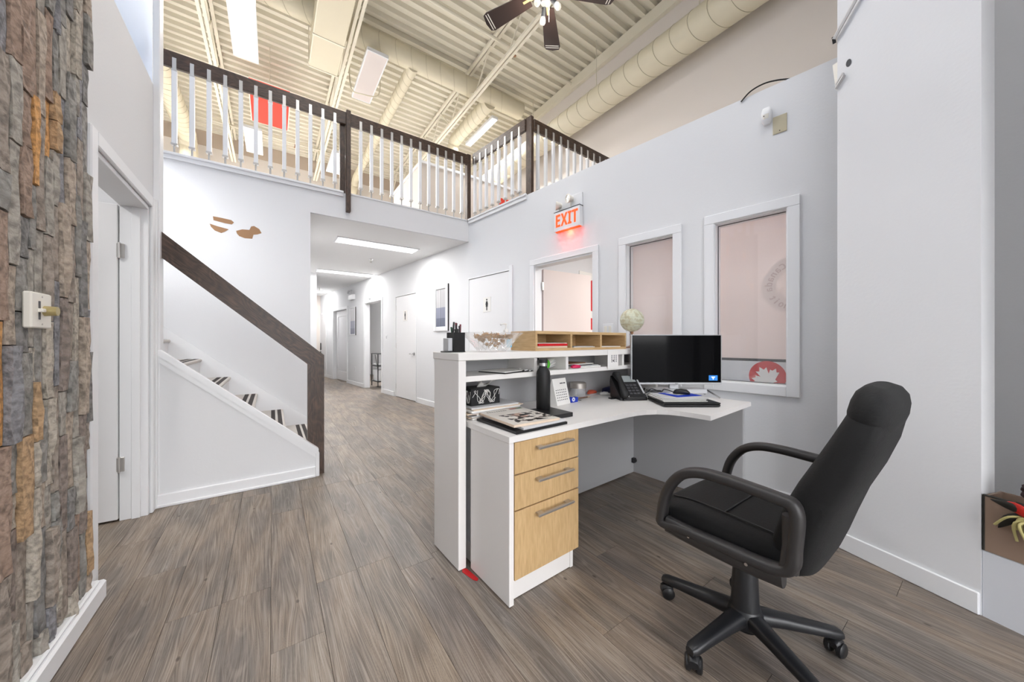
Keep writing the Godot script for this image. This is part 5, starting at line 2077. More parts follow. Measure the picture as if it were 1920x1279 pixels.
func build_counter_things() -> void:
	var top := 1.0855
	# pen cup
	var pc := thing("pen_holder", "black mesh pen holder at the end of the white counter", "pen holder", dk(0.048, 0.13, top), DYAW)
	begin()
	bx(Vector3(-0.055, 0, -0.045), Vector3(0.05, 0.006, 0.045), 0.002)
	fin("tray", M.black_plastic, pc)
	begin()
	for a: Array in [[Vector3(-0.018, 0.006, -0.04), Vector3(-0.015, 0.105, 0.04)], [Vector3(0.045, 0.006, -0.04), Vector3(0.048, 0.105, 0.04)], [Vector3(-0.018, 0.006, -0.042), Vector3(0.048, 0.105, -0.039)], [Vector3(-0.018, 0.006, 0.039), Vector3(0.048, 0.105, 0.042)]]:
		bx(a[0], a[1])
	fin("mesh_cup", M.smoke_mesh, pc)
	begin()
	bx(Vector3(-0.045, 0.006, -0.03), Vector3(-0.02, 0.075, 0.03), 0.002)
	fin("side_pocket", M.silver_plastic, pc)
	var r := RandomNumberGenerator.new()
	r.seed = 3
	var plabs: Array = ["tall thin dark pen at the edge of the mesh holder", "dark red pen leaning in the mesh holder", "short black pen in the middle of the mesh holder", "green pen standing in the mesh holder", "black marker with a thick cap in the mesh holder", "dark plum pen leaning back in the mesh holder", "black ball pen at the counter side of the mesh holder", "long green pencil rising above the other pens in the mesh holder", "stubby dark pen beside the green pen in the mesh holder", "slim red-capped pen at the back of the mesh holder", "tall black pen at the inner corner of the mesh holder"]
	var pcol: Array = ["pen_dark", "pen_red", "black_plastic", "pen_green", "black_soft", "pen_dark", "black_plastic", "pen_green", "pen_dark", "pen_red", "black_soft"]
	for i in 11:
		var h := [0.155, 0.125, 0.115, 0.14, 0.12, 0.13, 0.15, 0.152, 0.118, 0.135, 0.145][i] as float
		var bx0 := Vector3(-0.008 + i * 0.005, 0.007, r.randf_range(-0.03, 0.03))
		var pen := thing("pen", plabs[i], "pen", dk(0.048, 0.13, top) + bx0, 0, "pens in the mesh holder")
		pen.rotation = Vector3(r.randf_range(-0.14, 0.14), 0, r.randf_range(-0.12, 0.1))
		begin()
		lathe([Vector2(0, 0), Vector2(0.002, 0.0), Vector2(0.0045, 0.015), Vector2(0.0045, h * 0.7), Vector2(0, h * 0.7)], 10)
		fin("barrel", M[pcol[i]], pen)
		begin()
		lathe([Vector2(0, h * 0.7), Vector2(0.0052, h * 0.7), Vector2(0.005, h), Vector2(0, h)], 10)
		fin("cap", M[pcol[(i + 2) % 11]], pen)
	# crystal bowl with gold candies
	var bo := thing("crystal_bowl", "flared cut crystal bowl of gold wrapped candies on the counter", "bowl", dk(0.29, 0.145, top), DYAW)
	begin()
	lathe([Vector2(0, 0.0), Vector2(0.078, 0.0), Vector2(0.086, 0.006), Vector2(0.12, 0.05), Vector2(0.183, 0.104), Vector2(0.180, 0.106), Vector2(0.112, 0.056), Vector2(0.075, 0.014), Vector2(0, 0.012)], 36)
	fin("glass_wall", M.crystal, bo)
	begin()
	# raised diamond cuts
	for k in 22:
		for s: float in [-1.0, 1.0]:
			var pts: Array = []
			for q in 4:
				var t := q / 3.0
				var rr := lerpf(0.087, 0.135, t)
				var an := TAU * k / 22.0 + s * t * 0.42
				pts.append(Vector3(cos(an) * rr, 0.008 + t * 0.055, sin(an) * rr))
			sweep(pts, Vector3.UP, 0.0022, 0.0022, 4)
	fin("cut_ridge", M.crystal, bo, "diamond cut ridges")
	begin()
	lathe([Vector2(0.1795, 0.103), Vector2(0.186, 0.103), Vector2(0.187, 0.1065), Vector2(0.179, 0.1065), Vector2(0.1795, 0.103)], 40)
	fin("rim", M.crystal, bo)
	begin()
	lathe([Vector2(0, -0.011), Vector2(0.009, -0.008), Vector2(0.011, 0), Vector2(0.009, 0.008), Vector2(0, 0.011)], 8, Vector3.ZERO, Basis(Vector3(0, 0, 1), PI / 2))
	for s: float in [-1.0, 1.0]:
		prism([Vector2(s * 0.01, 0), Vector2(s * 0.026, 0.011), Vector2(s * 0.021, 0.0), Vector2(s * 0.026, -0.011)], -0.0015, 0.0015)
	st.generate_normals()
	var cm := st.commit()
	cm.surface_set_material(0, M.candy_gold)
	var center := dk(0.29, 0.145, top)
	var n := 0
	for ring: Array in [[5, 0.034, 0.04], [9, 0.072, 0.062], [13, 0.104, 0.082], [9, 0.08, 0.088], [5, 0.035, 0.094]]:
		for k in int(ring[0]):
			var an: float = TAU * k / float(ring[0]) + n * 0.37
			var rr: float = ring[1] * r.randf_range(0.9, 1.08)
			var ca := MeshInstance3D.new()
			ca.mesh = cm
			ca.name = numbered("wrapped_candy")
			add_child(ca)
			ca.position = center + Vector3(cos(an) * rr, ring[2] + r.randf_range(-0.004, 0.006), sin(an) * rr)
			ca.rotation = Vector3(r.randf_range(-0.6, 0.6), r.randf_range(0, TAU), r.randf_range(-0.6, 0.6))
			tag(ca, "gold wrapped candy in the crystal bowl", "candy", "candies in the crystal bowl")
			n += 1
	# pump bottle
	var pb := thing("pump_bottle", "clear pump bottle with a white pump behind the crystal bowl", "bottle", dk(0.474, 0.03, top), DYAW)
	begin()
	lathe([Vector2(0, 0), Vector2(0.03, 0), Vector2(0.034, 0.01), Vector2(0.034, 0.085), Vector2(0.026, 0.105), Vector2(0.013, 0.115), Vector2(0, 0.115)], 20)
	fin("body", M.crystal, pb)
	begin()
	bx(Vector3(-0.02, 0.02, 0.0335), Vector3(0.022, 0.075, 0.0355), 0.001)
	fin("label_patch", M.sticker_blue, pb)
	begin()
	lathe([Vector2(0, 0.115), Vector2(0.016, 0.115), Vector2(0.016, 0.13), Vector2(0.006, 0.138), Vector2(0.004, 0.165), Vector2(0, 0.165)], 14)
	tube(smooth_path([Vector3(0.008, 0.166, 0), Vector3(-0.015, 0.169, 0), Vector3(-0.042, 0.162, 0)], 4), 0.005, 6)
	fin("pump", M.soap_white, pb)
	# oak pigeonhole tray
	var tr := thing("desk_organizer", "light oak three compartment paper organizer on the counter", "organizer", dk(0.514, 0.0, top), DYAW)
	grain = 0
	begin()
	bx(Vector3(0, 0.102, 0.03), Vector3(0.904, 0.12, 0.27), 0.001)
	fin("top_board", M.oak, tr)
	begin()
	bx(Vector3(0, 0, 0.03), Vector3(0.904, 0.016, 0.27), 0.001)
	fin("bottom_board", M.oak, tr)
	begin()
	bx(Vector3(0.016, 0.016, 0.03), Vector3(0.888, 0.102, 0.04))
	fin("back_board", M.oak, tr)
	for u: float in [0.0, 0.30, 0.60, 0.888]:
		begin()
		bx(Vector3(u, 0.016, 0.03), Vector3(u + 0.016, 0.102, 0.27), 0.0005)
		fin("upright", M.oak, tr)
	grain = 1
	var st1 := thing("paper_stack", "red folder and cream papers in the organizer's first compartment", "papers", dk(0.67, 0.15, top + 0.0165), DYAW)
	sheet(st1, Vector3(0, 0, 0), Vector2(0.26, 0.21), 0.0, 0.012, M.paper_cream)
	sheet(st1, Vector3(0, 0.0125, 0.01), Vector2(0.255, 0.20), 0.02, 0.014, M.red_print, "red_folder")
	sheet(st1, Vector3(0.005, 0.027, 0.0), Vector2(0.25, 0.20), -0.02, 0.004, M.paper)
	var st2 := thing("paper_stack", "few white sheets in the organizer's middle compartment", "papers", dk(0.965, 0.15, top + 0.0165), DYAW)
	sheet(st2, Vector3(0, 0, 0.0), Vector2(0.22, 0.21), 0.04, 0.005, M.paper)
	sheet(st2, Vector3(0.01, 0.0055, 0.02), Vector2(0.15, 0.18), -0.1, 0.003, M.paper_grey)
	var st3 := thing("paper_stack", "thin white papers in the organizer's last compartment beside the globe", "papers", dk(1.255, 0.15, top + 0.0165), DYAW)
	sheet(st3, Vector3(0, 0, 0.0), Vector2(0.23, 0.21), 0.03, 0.006, M.paper)
	# globe
	var gl := thing("desk_globe", "small cream coloured globe on a stand behind the monitor", "globe", dk(1.69, 0.14, top), DYAW)
	begin()
	lathe([Vector2(0, 0), Vector2(0.06, 0), Vector2(0.06, 0.008), Vector2(0.02, 0.02), Vector2(0.008, 0.05), Vector2(0.007, 0.135), Vector2(0, 0.135)], 20)
	fin("stand", M.rust_brown, gl)
	begin()
	var pr: Array = []
	for k in 15:
		var a := -PI / 2 + PI * k / 14.0
		pr.append(Vector2(cos(a) * 0.096, 0.232 + sin(a) * 0.096))
	lathe(pr, 32)
	var gi := Image.create(128, 64, false, Image.FORMAT_RGB8)
	var fn := FastNoiseLite.new()
	fn.seed = 4
	fn.frequency = 1.3
	for y in 64:
		for x in 128:
			var la := (y / 63.0 - 0.5) * PI
			var lo := x / 127.0 * TAU
			var v := fn.get_noise_3d(cos(la) * cos(lo), sin(la), cos(la) * sin(lo))
			var cc := rgb(206, 208, 186) if v < 0.1 else rgb(190, 186, 156)
			if y % 8 == 0 or x % 16 == 0:
				cc = cc.darkened(0.08)
			gi.set_pixel(x, y, cc)
	var gm := mat("globe_map", Color.WHITE, 0.45)
	gm.albedo_texture = tex(gi)
	gm.uv1_scale = Vector3(5, 5, 1)
	fin("sphere", gm, gl)
	begin()
	cyl(Vector3(0, 0.12, 0), Vector3(0, 0.145, 0), 0.012, 12)
	fin("pivot", M.tan_dark, gl)
	var fg := thing("wooden_figurine", "tiny tan wooden figurine between the organizer and the monitor", "figurine", dk(1.50, 0.12, top), DYAW)
	begin()
	lathe([Vector2(0, 0), Vector2(0.026, 0), Vector2(0.028, 0.03), Vector2(0.016, 0.06), Vector2(0.01, 0.066), Vector2(0.016, 0.078), Vector2(0.012, 0.096), Vector2(0, 0.1)], 16)
	fin("body", M.paper_cream, fg)
	begin()
	lathe([Vector2(0, 0.09), Vector2(0.017, 0.09), Vector2(0.013, 0.104), Vector2(0, 0.108)], 14)
	fin("cap", M.tan_dark, fg)
	# note hanging over the counter edge
	var nt := thing("hanging_note", "white note with printed columns hanging over the counter edge", "note", dk(1.23, 0.2895, 0.95), DYAW)
	begin()
	bx(Vector3(-0.061, 0, 0), Vector3(0.061, 0.13, 0.0012))
	fin("sheet", M.paper, nt)
	begin()
	for k in 6:
		for a: float in [-0.02, 0.006, 0.03]:
			bx(Vector3(a, 0.045 + k * 0.009, 0.0012), Vector3(a + 0.012, 0.05 + k * 0.009, 0.0016))
	bx(Vector3(-0.004, 0.05, 0.0012), Vector3(0.01, 0.06, 0.0018))
	fin("print", M.grey_print, nt)

# ---------------------------------------------------------------- on the worktop and shelf
func build_desk_things() -> void:
	var top := 0.7355
	# shelf things
	var sh := 0.9655
	var cb := thing("clipboard", "black clipboard with white papers on the counter's upper shelf", "clipboard", dk(0.36, 0.17, sh), DYAW + 0.25)
	sheet(cb, Vector3.ZERO, Vector2(0.23, 0.2), 0, 0.005, M.black_plastic, "board")
	sheet(cb, Vector3(-0.004, 0.0055, 0.0), Vector2(0.21, 0.185), 0, 0.004, M.paper, "paper")
	begin()
	bx(Vector3(0.08, 0.009, -0.05), Vector3(0.105, 0.018, 0.05), 0.003)
	fin("clip", M.bracket_metal, cb)
	var e1 := thing("earphones", "tangled black and white earphones on the upper shelf by the clipboard", "earphones", dk(0.46, 0.26, sh), DYAW)
	begin()
	tube(smooth_path([Vector3(-0.03, 0.006, 0.0), Vector3(-0.01, 0.012, 0.008), Vector3(0.01, 0.006, 0.0), Vector3(0.03, 0.01, 0.008), Vector3(0.035, 0.006, -0.01)], 5), 0.003, 6)
	fin("cord", M.paper_grey, e1)
	for x: float in [-0.032, 0.0, 0.028]:
		begin()
		lathe([Vector2(0, 0), Vector2(0.006, 0.002), Vector2(0.008, 0.007), Vector2(0.004, 0.012), Vector2(0, 0.013)], 10, Vector3(x, 0.001, 0.004))
		fin("earbud", M.black_plastic, e1)
	begin()
	var pr: Array = []
	for k in 11:
		var a := -PI / 2 + PI * k / 10.0
		pr.append(Vector2(cos(a) * 0.026, 0.032 + sin(a) * 0.032))
	lathe(pr, 20)
	var gb := fin("green_ball", M.green_ball, self)
	gb.position = dk(0.665, 0.2, sh)
	tag(gb, "small bright green ball on the shelf behind the black bottle", "ball")
	var cs := thing("paper_stack", "curled white papers leaning on the shelf beside the green ball", "papers", dk(0.70, 0.13, sh), DYAW)
	for k in 4:
		begin()
		var pts: Array = []
		for q in 6:
			var t := q / 5.0
			pts.append(Vector3(-0.08 + t * 0.13, 0.003 + k * 0.004 + t * t * (0.02 + k * 0.012), 0))
		sweep(pts, Vector3(0, 0, 1), 0.10, 0.0008, 4)
		fin("sheet", M.paper_grey if k % 2 == 0 else M.paper, cs)
	var fs := thing("paper_stack", "fanned folders and white papers on the shelf under the oak organizer", "papers", dk(0.98, 0.15, sh), DYAW)
	sheet(fs, Vector3(0, 0, 0), Vector2(0.30, 0.22), 0.0, 0.008, M.paper)
	sheet(fs, Vector3(0.0, 0.0085, 0.0), Vector2(0.28, 0.21), 0.06, 0.006, M.paper_grey)
	sheet(fs, Vector3(-0.03, 0.015, 0.0), Vector2(0.22, 0.2), 0.16, 0.004, M.black_plastic, "dark_folder")
	sheet(fs, Vector3(-0.01, 0.0195, -0.01), Vector2(0.24, 0.19), 0.1, 0.006, M.paper)
	sheet(fs, Vector3(-0.04, 0.026, -0.02), Vector2(0.2, 0.16), 0.2, 0.005, M.tan_dark, "tan_folder")
	begin()
	loft([[Vector3(-0.035, 0.01, 0), Vector3(0, 0, 0.012), Vector3(0, 0.006, 0)], [Vector3(-0.01, 0.014, 0), Vector3(0, 0, 0.022), Vector3(0, 0.012, 0)], [Vector3(0.03, 0.012, 0), Vector3(0, 0, 0.02), Vector3(0, 0.01, 0)], [Vector3(0.045, 0.008, 0), Vector3(0, 0, 0.008), Vector3(0, 0.005, 0)]], 12, 0.8)
	var mg := fin("pink_eraser", M.magenta, self)
	mg.transform = Transform3D(Basis(Vector3.UP, DYAW), dk(0.865, 0.264, sh))
	tag(mg, "magenta pouch on the shelf at the edge of the folders", "pouch")
	# paper pile with tissue box
	var pp := thing("paper_stack", "untidy stack of cream and white papers under the tissue box", "papers", dk(0.235, 0.16, top), DYAW)
	var r := RandomNumberGenerator.new()
	r.seed = 12
	var y := 0.0
	for k in 9:
		var th := r.randf_range(0.004, 0.009)
		sheet(pp, Vector3(r.randf_range(-0.012, 0.03), y, r.randf_range(-0.005, 0.012)), Vector2(0.30 + r.randf_range(0, 0.03), 0.21), r.randf_range(-0.06, 0.06), th, [M.paper, M.paper_cream, M.paper_grey][k % 3])
		y += th + 0.0003
	var tb := thing("tissue_box", "black tissue box with a white scribble pattern on the paper stack", "tissue box", dk(0.205, 0.15, top + y), DYAW)
	begin()
	bx(Vector3(-0.095, 0, -0.06), Vector3(0.095, 0.092, 0.06), 0.003)
	fin("carton", M.black_soft, tb)
	begin()
	for k in 5:
		var pts: Array = []
		for q in 9:
			pts.append(Vector3(clampf(-0.085 + k * 0.02 + q * 0.012 + sin(q * 2.3 + k) * 0.014, -0.088, 0.088), 0.046 + sin(q * 1.1 + k * 1.7) * 0.036, 0.0605))
		sweep(smooth_path(pts, 4), Vector3(0, 0, 1), 0.0006, 0.0016, 4)
	for k in 4:
		var pts2: Array = []
		for q in 8:
			pts2.append(Vector3(-0.0955, 0.046 + sin(q * 1.3 + k * 1.9) * 0.034, clampf(-0.05 + k * 0.018 + q * 0.008 + sin(q * 2.0 + k) * 0.01, -0.055, 0.055)))
		sweep(smooth_path(pts2, 4), Vector3(1, 0, 0), 0.0006, 0.0016, 4)
	fin("scribble_print", M.paper, tb, "white scribble print")
	begin()
	var rings: Array = []
	for q in 5:
		var t := q / 4.0
		var ring: Array = []
		for k in 12:
			var an := TAU * k / 12.0
			var rr := lerpf(0.02, 0.05, t) * (1.0 + 0.45 * sin(an * 3.0 + t * 2.0))
			ring.append(Vector3(0.0 + cos(an) * rr * 1.1 + t * 0.03, 0.09 + t * 0.032 + 0.014 * t * sin(an * 2.0 + 1.0), sin(an) * rr * 0.5 + t * 0.02))
		rings.append(ring)
	skin(rings, false, false)
	fin("tissue", M.paper, tb, "pulled white tissue")
	# magazines on a black tray
	var bt := thing("binder", "black binder lying flat under the magazines and the bottle", "binder", dk(0.335, 0.43, top), DYAW)
	sheet(bt, Vector3(-0.075, 0, 0.02), Vector2(0.32, 0.33), 0.0, 0.012, M.black_plastic, "cover")
	sheet(bt, Vector3(0.165, 0.0, -0.02), Vector2(0.15, 0.20), -0.05, 0.022, M.black_plastic, "ring_spine")
	var mi := Image.create(96, 128, false, Image.FORMAT_RGB8)
	var nf := FastNoiseLite.new()
	nf.seed = 8
	nf.frequency = 0.05
	for yy in 128:
		for x in 96:
			var c := rgb(225, 219, 210)
			var v := nf.get_noise_2d(x, yy)
			if yy > 46 and yy < 118 and x > 14 and v > 0.02:
				c = rgb(36, 34, 34) if v > 0.16 else rgb(120, 110, 104)
			if yy > 46 and yy < 90 and x > 36 and x < 60 and v < 0.02:
				c = rgb(205, 170, 152)
			if yy > 6 and yy < 14 and x > 8 and x < 52 and (x % 5) < 3:
				c = rgb(60, 60, 60)
			if yy < 10 and x > 62 and x < 92:
				c = rgb(140, 40, 40) if x < 78 else rgb(50, 96, 60)
			mi.set_pixel(x, yy, c)
	var mm := mat("magazine_cover", Color.WHITE, 0.35)
	mm.albedo_texture = tex(mi)
	var mags: Array = [[-0.06, 0.0125, 0.02, 0.02, "paper_grey", "thick grey magazine under the newspaper cover on the binder"], [-0.085, 0.0245, 0.01, -0.06, "paper_cream", "open newspaper magazine with a black and white photograph on its cover"]]
	for q: Array in mags:
		var m := thing("magazine", q[5], "magazine", dk(0.335 + q[0], 0.43 + q[2], top + q[1]), DYAW + q[3])
		sheet(m, Vector3.ZERO, Vector2(0.27, 0.32), 0, 0.0115, M[q[4]], "pages")
		if q[4] == "paper_cream":
			var pl := PlaneMesh.new()
			pl.size = Vector2(0.268, 0.318)
			pl.material = mm
			inst(pl, "cover", m, Transform3D(Basis.IDENTITY, Vector3(0, 0.012, 0)))
	# insulated bottle
	var bo := thing("water_bottle", "tall matte black insulated water bottle on the desk", "bottle", dk(0.507, 0.345, top + 0.0225), DYAW)
	begin()
	lathe([Vector2(0, 0), Vector2(0.037, 0), Vector2(0.04, 0.004), Vector2(0.04, 0.20), Vector2(0.037, 0.215), Vector2(0.026, 0.232), Vector2(0.023, 0.238), Vector2(0.023, 0.245), Vector2(0, 0.245)], 32)
	fin("body", M.black_soft, bo)
	begin()
	lathe([Vector2(0.0, 0.245), Vector2(0.024, 0.245), Vector2(0.024, 0.262), Vector2(0.0, 0.262)], 24)
	fin("steel_ring", M.chrome, bo)
	begin()
	lathe([Vector2(0, 0.262), Vector2(0.025, 0.262), Vector2(0.025, 0.282), Vector2(0.019, 0.288), Vector2(0, 0.288)], 24)
	fin("cap", M.black_soft, bo)
	# tent calendar
	var ca := thing("desk_calendar", "white tent calendar behind the black bottle", "calendar", dk(0.775, 0.20, top), DYAW)
	begin()
	prism([Vector2(-0.045, 0), Vector2(0.045, 0), Vector2(0.002, 0.165), Vector2(-0.002, 0.165)], -0.07, 0.07)
	var cm := fin("card", M.paper, ca)
	cm.rotation.y = -PI / 2 + 0.12
	begin()
	for k in 5:
		for j in 6:
			bx(Vector3(-0.055 + j * 0.019, 0.03 + k * 0.016, -0.0008), Vector3(-0.047 + j * 0.019, 0.035 + k * 0.016, 0.0008))
	bx(Vector3(0.0, 0.135, -0.0008), Vector3(0.03, 0.142, 0.0008))
	bx(Vector3(0.036, 0.135, -0.0008), Vector3(0.056, 0.142, 0.0008))
	var cp := fin("print", M.grey_print, ca)
	cp.transform = Transform3D(Basis(Vector3.UP, 0.12) * Basis(Vector3.RIGHT, -0.255), Vector3(0.005, 0.0, 0.0455))
	# candle jar
	var ja := thing("glass_jar", "small glass jar with a dark metal lid on the desk", "jar", dk(1.066, 0.11, top), DYAW)
	begin()
	lathe([Vector2(0, 0), Vector2(0.05, 0), Vector2(0.054, 0.006), Vector2(0.054, 0.07), Vector2(0.05, 0.07), Vector2(0.05, 0.006), Vector2(0, 0.006)], 28)
	fin("glass", M.crystal, ja)
	begin()
	lathe([Vector2(0, 0.07), Vector2(0.058, 0.07), Vector2(0.058, 0.105), Vector2(0.05, 0.112), Vector2(0, 0.112)], 28)
	fin("lid", M.brushed, ja)
	# scissors-like wooden things
	var wk := thing("wooden_stick", "brown wooden stick lying beside the glass jar", "stick", dk(1.0, 0.155, top), DYAW)
	begin()
	bar(Vector3(-0.08, 0.005, 0), Vector3(0.1, 0.008, 0.01), 0.012, 0.008, Vector3.UP, 0.002)
	fin("shaft", M.rust_brown, wk)
	begin()
	bar(Vector3(0.1, 0.008, 0.01), Vector3(0.13, 0.009, 0.005), 0.016, 0.01, Vector3.UP, 0.002)
	fin("tip", M.paper_cream, wk)
	var td := thing("tape_dispenser", "small blue tape dispenser beside the tent calendar", "tape dispenser", dk(0.90, 0.215, top), DYAW)
	begin()
	prism([Vector2(-0.035, 0), Vector2(0.03, 0), Vector2(0.035, 0.03), Vector2(0.02, 0.034), Vector2(0.0, 0.026), Vector2(-0.02, 0.036), Vector2(-0.036, 0.026)], -0.012, 0.012)
	fin("body", M.blue_card, td)
	begin()
	lathe([Vector2(0.006, -0.011), Vector2(0.014, -0.011), Vector2(0.014, 0.011), Vector2(0.006, 0.011), Vector2(0.006, -0.011)], 16, Vector3(-0.012, 0.02, 0.003), Basis(Vector3.RIGHT, PI / 2))
	fin("tape_roll", M.paper, td)
	begin()
	bar(Vector3(0.03, 0.012, 0.0), Vector3(0.065, 0.006, 0.01), 0.006, 0.004)
	fin("cutter", M.black_plastic, td)
	var oc := thing("clay_cup", "orange clay shape lying at the back of the desk", "ornament", dk(1.285, 0.055, top), DYAW)
	begin()
	loft([[Vector3(-0.045, 0.008, 0), Vector3(0, 0, 0.01), Vector3(0, 0.007, 0)], [Vector3(-0.01, 0.016, 0), Vector3(0, 0, 0.03), Vector3(0, 0.015, 0)], [Vector3(0.025, 0.014, 0), Vector3(0, 0, 0.028), Vector3(0, 0.013, 0)], [Vector3(0.04, 0.008, 0), Vector3(0, 0, 0.012), Vector3(0, 0.006, 0)]], 14, 0.9)
	fin("body", M.orange_clay, oc)
	var nc := thing("glasses_case", "dark navy case lying at the back of the desk by the phone", "case", dk(1.44, 0.10, top), DYAW + 0.1)
	begin()
	loft([[Vector3(-0.085, 0.012, 0), Vector3(0, 0, 0.012), Vector3(0, 0.008, 0)], [Vector3(-0.06, 0.022, 0), Vector3(0, 0, 0.03), Vector3(0, 0.02, 0)], [Vector3(0.03, 0.026, 0), Vector3(0, 0, 0.034), Vector3(0, 0.024, 0)], [Vector3(0.08, 0.018, 0), Vector3(0, 0, 0.022), Vector3(0, 0.014, 0)]], 16, 0.8)
	fin("shell", M.blue_navy, nc)
	begin()
	tube(smooth_path([Vector3(0.02, 0.004, 0.05), Vector3(0.05, 0.01, 0.052), Vector3(0.09, 0.004, 0.04)], 4), 0.004, 6)
	fin("strap", M.paper, nc)
	var wm := thing("computer_mouse", "small white corded mouse at the back of the desk", "mouse", dk(1.315, 0.15, top), DYAW + 1.0)
	mouse(wm, M.paper, 0.72)
	begin()
	tube(smooth_path([Vector3(0, 0.006, -0.032), Vector3(0.03, 0.003, -0.09), Vector3(-0.05, 0.003, -0.16), Vector3(-0.02, 0.003, -0.22)], 6), 0.002, 6)
	fin("cord", M.paper_grey, wm)
	build_phone(top)
	# laptop pile
	var yaw := DYAW - deg_to_rad(38)
	var lc := Vector2(1.428, 0.682)
	var lp := thing("laptop", "closed black laptop lying on the desk corner under a pile of papers", "laptop", dk(lc.x, lc.y, top), yaw)
	begin()
	bx(Vector3(-0.176, 0.003, -0.135), Vector3(0.176, 0.018, 0.135), 0.006)
	fin("base", M.black_plastic, lp)
	begin()
	bx(Vector3(-0.176, 0.0185, -0.135), Vector3(0.176, 0.028, 0.135), 0.004)
	fin("lid", M.black_soft, lp)
	var lpap := thing("paper_stack", "loose white papers piled on the closed laptop", "papers", dk(lc.x - 0.005, lc.y - 0.02, top + 0.0285), yaw)
	var y2 := 0.0
	for k in 6:
		sheet(lpap, Vector3(r.randf_range(-0.02, 0.008), y2, r.randf_range(-0.012, 0.008)), Vector2(0.279, 0.216), r.randf_range(-0.05, 0.05), 0.0035, M.paper if k % 2 == 0 else M.paper_grey)
		y2 += 0.0038
	var bf := thing("blue_folder", "bright blue folder on the papers under the black mouse", "folder", dk(lc.x + 0.03, lc.y - 0.03, top + 0.0285 + y2), yaw + 0.3)
	sheet(bf, Vector3.ZERO, Vector2(0.2, 0.17), 0, 0.0025, M.blue_card, "cover")
	sheet(bf, Vector3(-0.01, 0.003, -0.02), Vector2(0.09, 0.1), 0.2, 0.001, M.paper, "card")
	var bm := thing("computer_mouse", "black computer mouse on the blue folder", "mouse", dk(lc.x + 0.03, lc.y - 0.02, top + 0.0335 + y2), yaw + 1.2)
	mouse(bm, M.black_plastic, 1.0)
	var gs := thing("cable_tangle", "tangled thin black cables between the monitor and the papers", "cable", dk(lc.x + 0.07, lc.y - 0.22, top), yaw)
	begin()
	tube(smooth_path([Vector3(-0.22, 0.008, 0.02), Vector3(-0.13, 0.06, 0.02), Vector3(-0.08, 0.05, 0.04), Vector3(-0.03, 0.065, 0.0), Vector3(0.02, 0.05, 0.04), Vector3(0.06, 0.062, 0.0), Vector3(0.12, 0.045, 0.03), Vector3(0.18, 0.02, 0.0)], 8), 0.0032, 6)
	fin("cord", M.cable_black, gs)
	begin()
	tube(smooth_path([Vector3(-0.12, 0.035, 0.06), Vector3(-0.05, 0.055, 0.03), Vector3(0.0, 0.06, 0.05), Vector3(0.03, 0.05, 0.01), Vector3(-0.02, 0.045, 0.0), Vector3(-0.08, 0.06, 0.02)], 8), 0.0032, 6)
	fin("cord", M.cable_black, gs)
	build_monitor(top)

func mouse(t: Node3D, m: Material, s: float) -> void:
	begin()
	loft([[Vector3(0, 0.006, -0.05) * s, Vector3(0.012, 0, 0) * s, Vector3(0, 0.005, 0) * s], [Vector3(0, 0.014, -0.038) * s, Vector3(0.026, 0, 0) * s, Vector3(0, 0.013, 0) * s], [Vector3(0, 0.018, 0.0) * s, Vector3(0.03, 0, 0) * s, Vector3(0, 0.017, 0) * s], [Vector3(0, 0.016, 0.034) * s, Vector3(0.028, 0, 0) * s, Vector3(0, 0.015, 0) * s], [Vector3(0, 0.008, 0.052) * s, Vector3(0.015, 0, 0) * s, Vector3(0, 0.007, 0) * s]], 18, 0.85)
	fin("shell", m, t)
	begin()
	cyl(Vector3(-0.003, 0.026, -0.026) * s, Vector3(0.003, 0.026, -0.026) * s, 0.006 * s, 12)
	fin("scroll_wheel", M.grey_print, t)

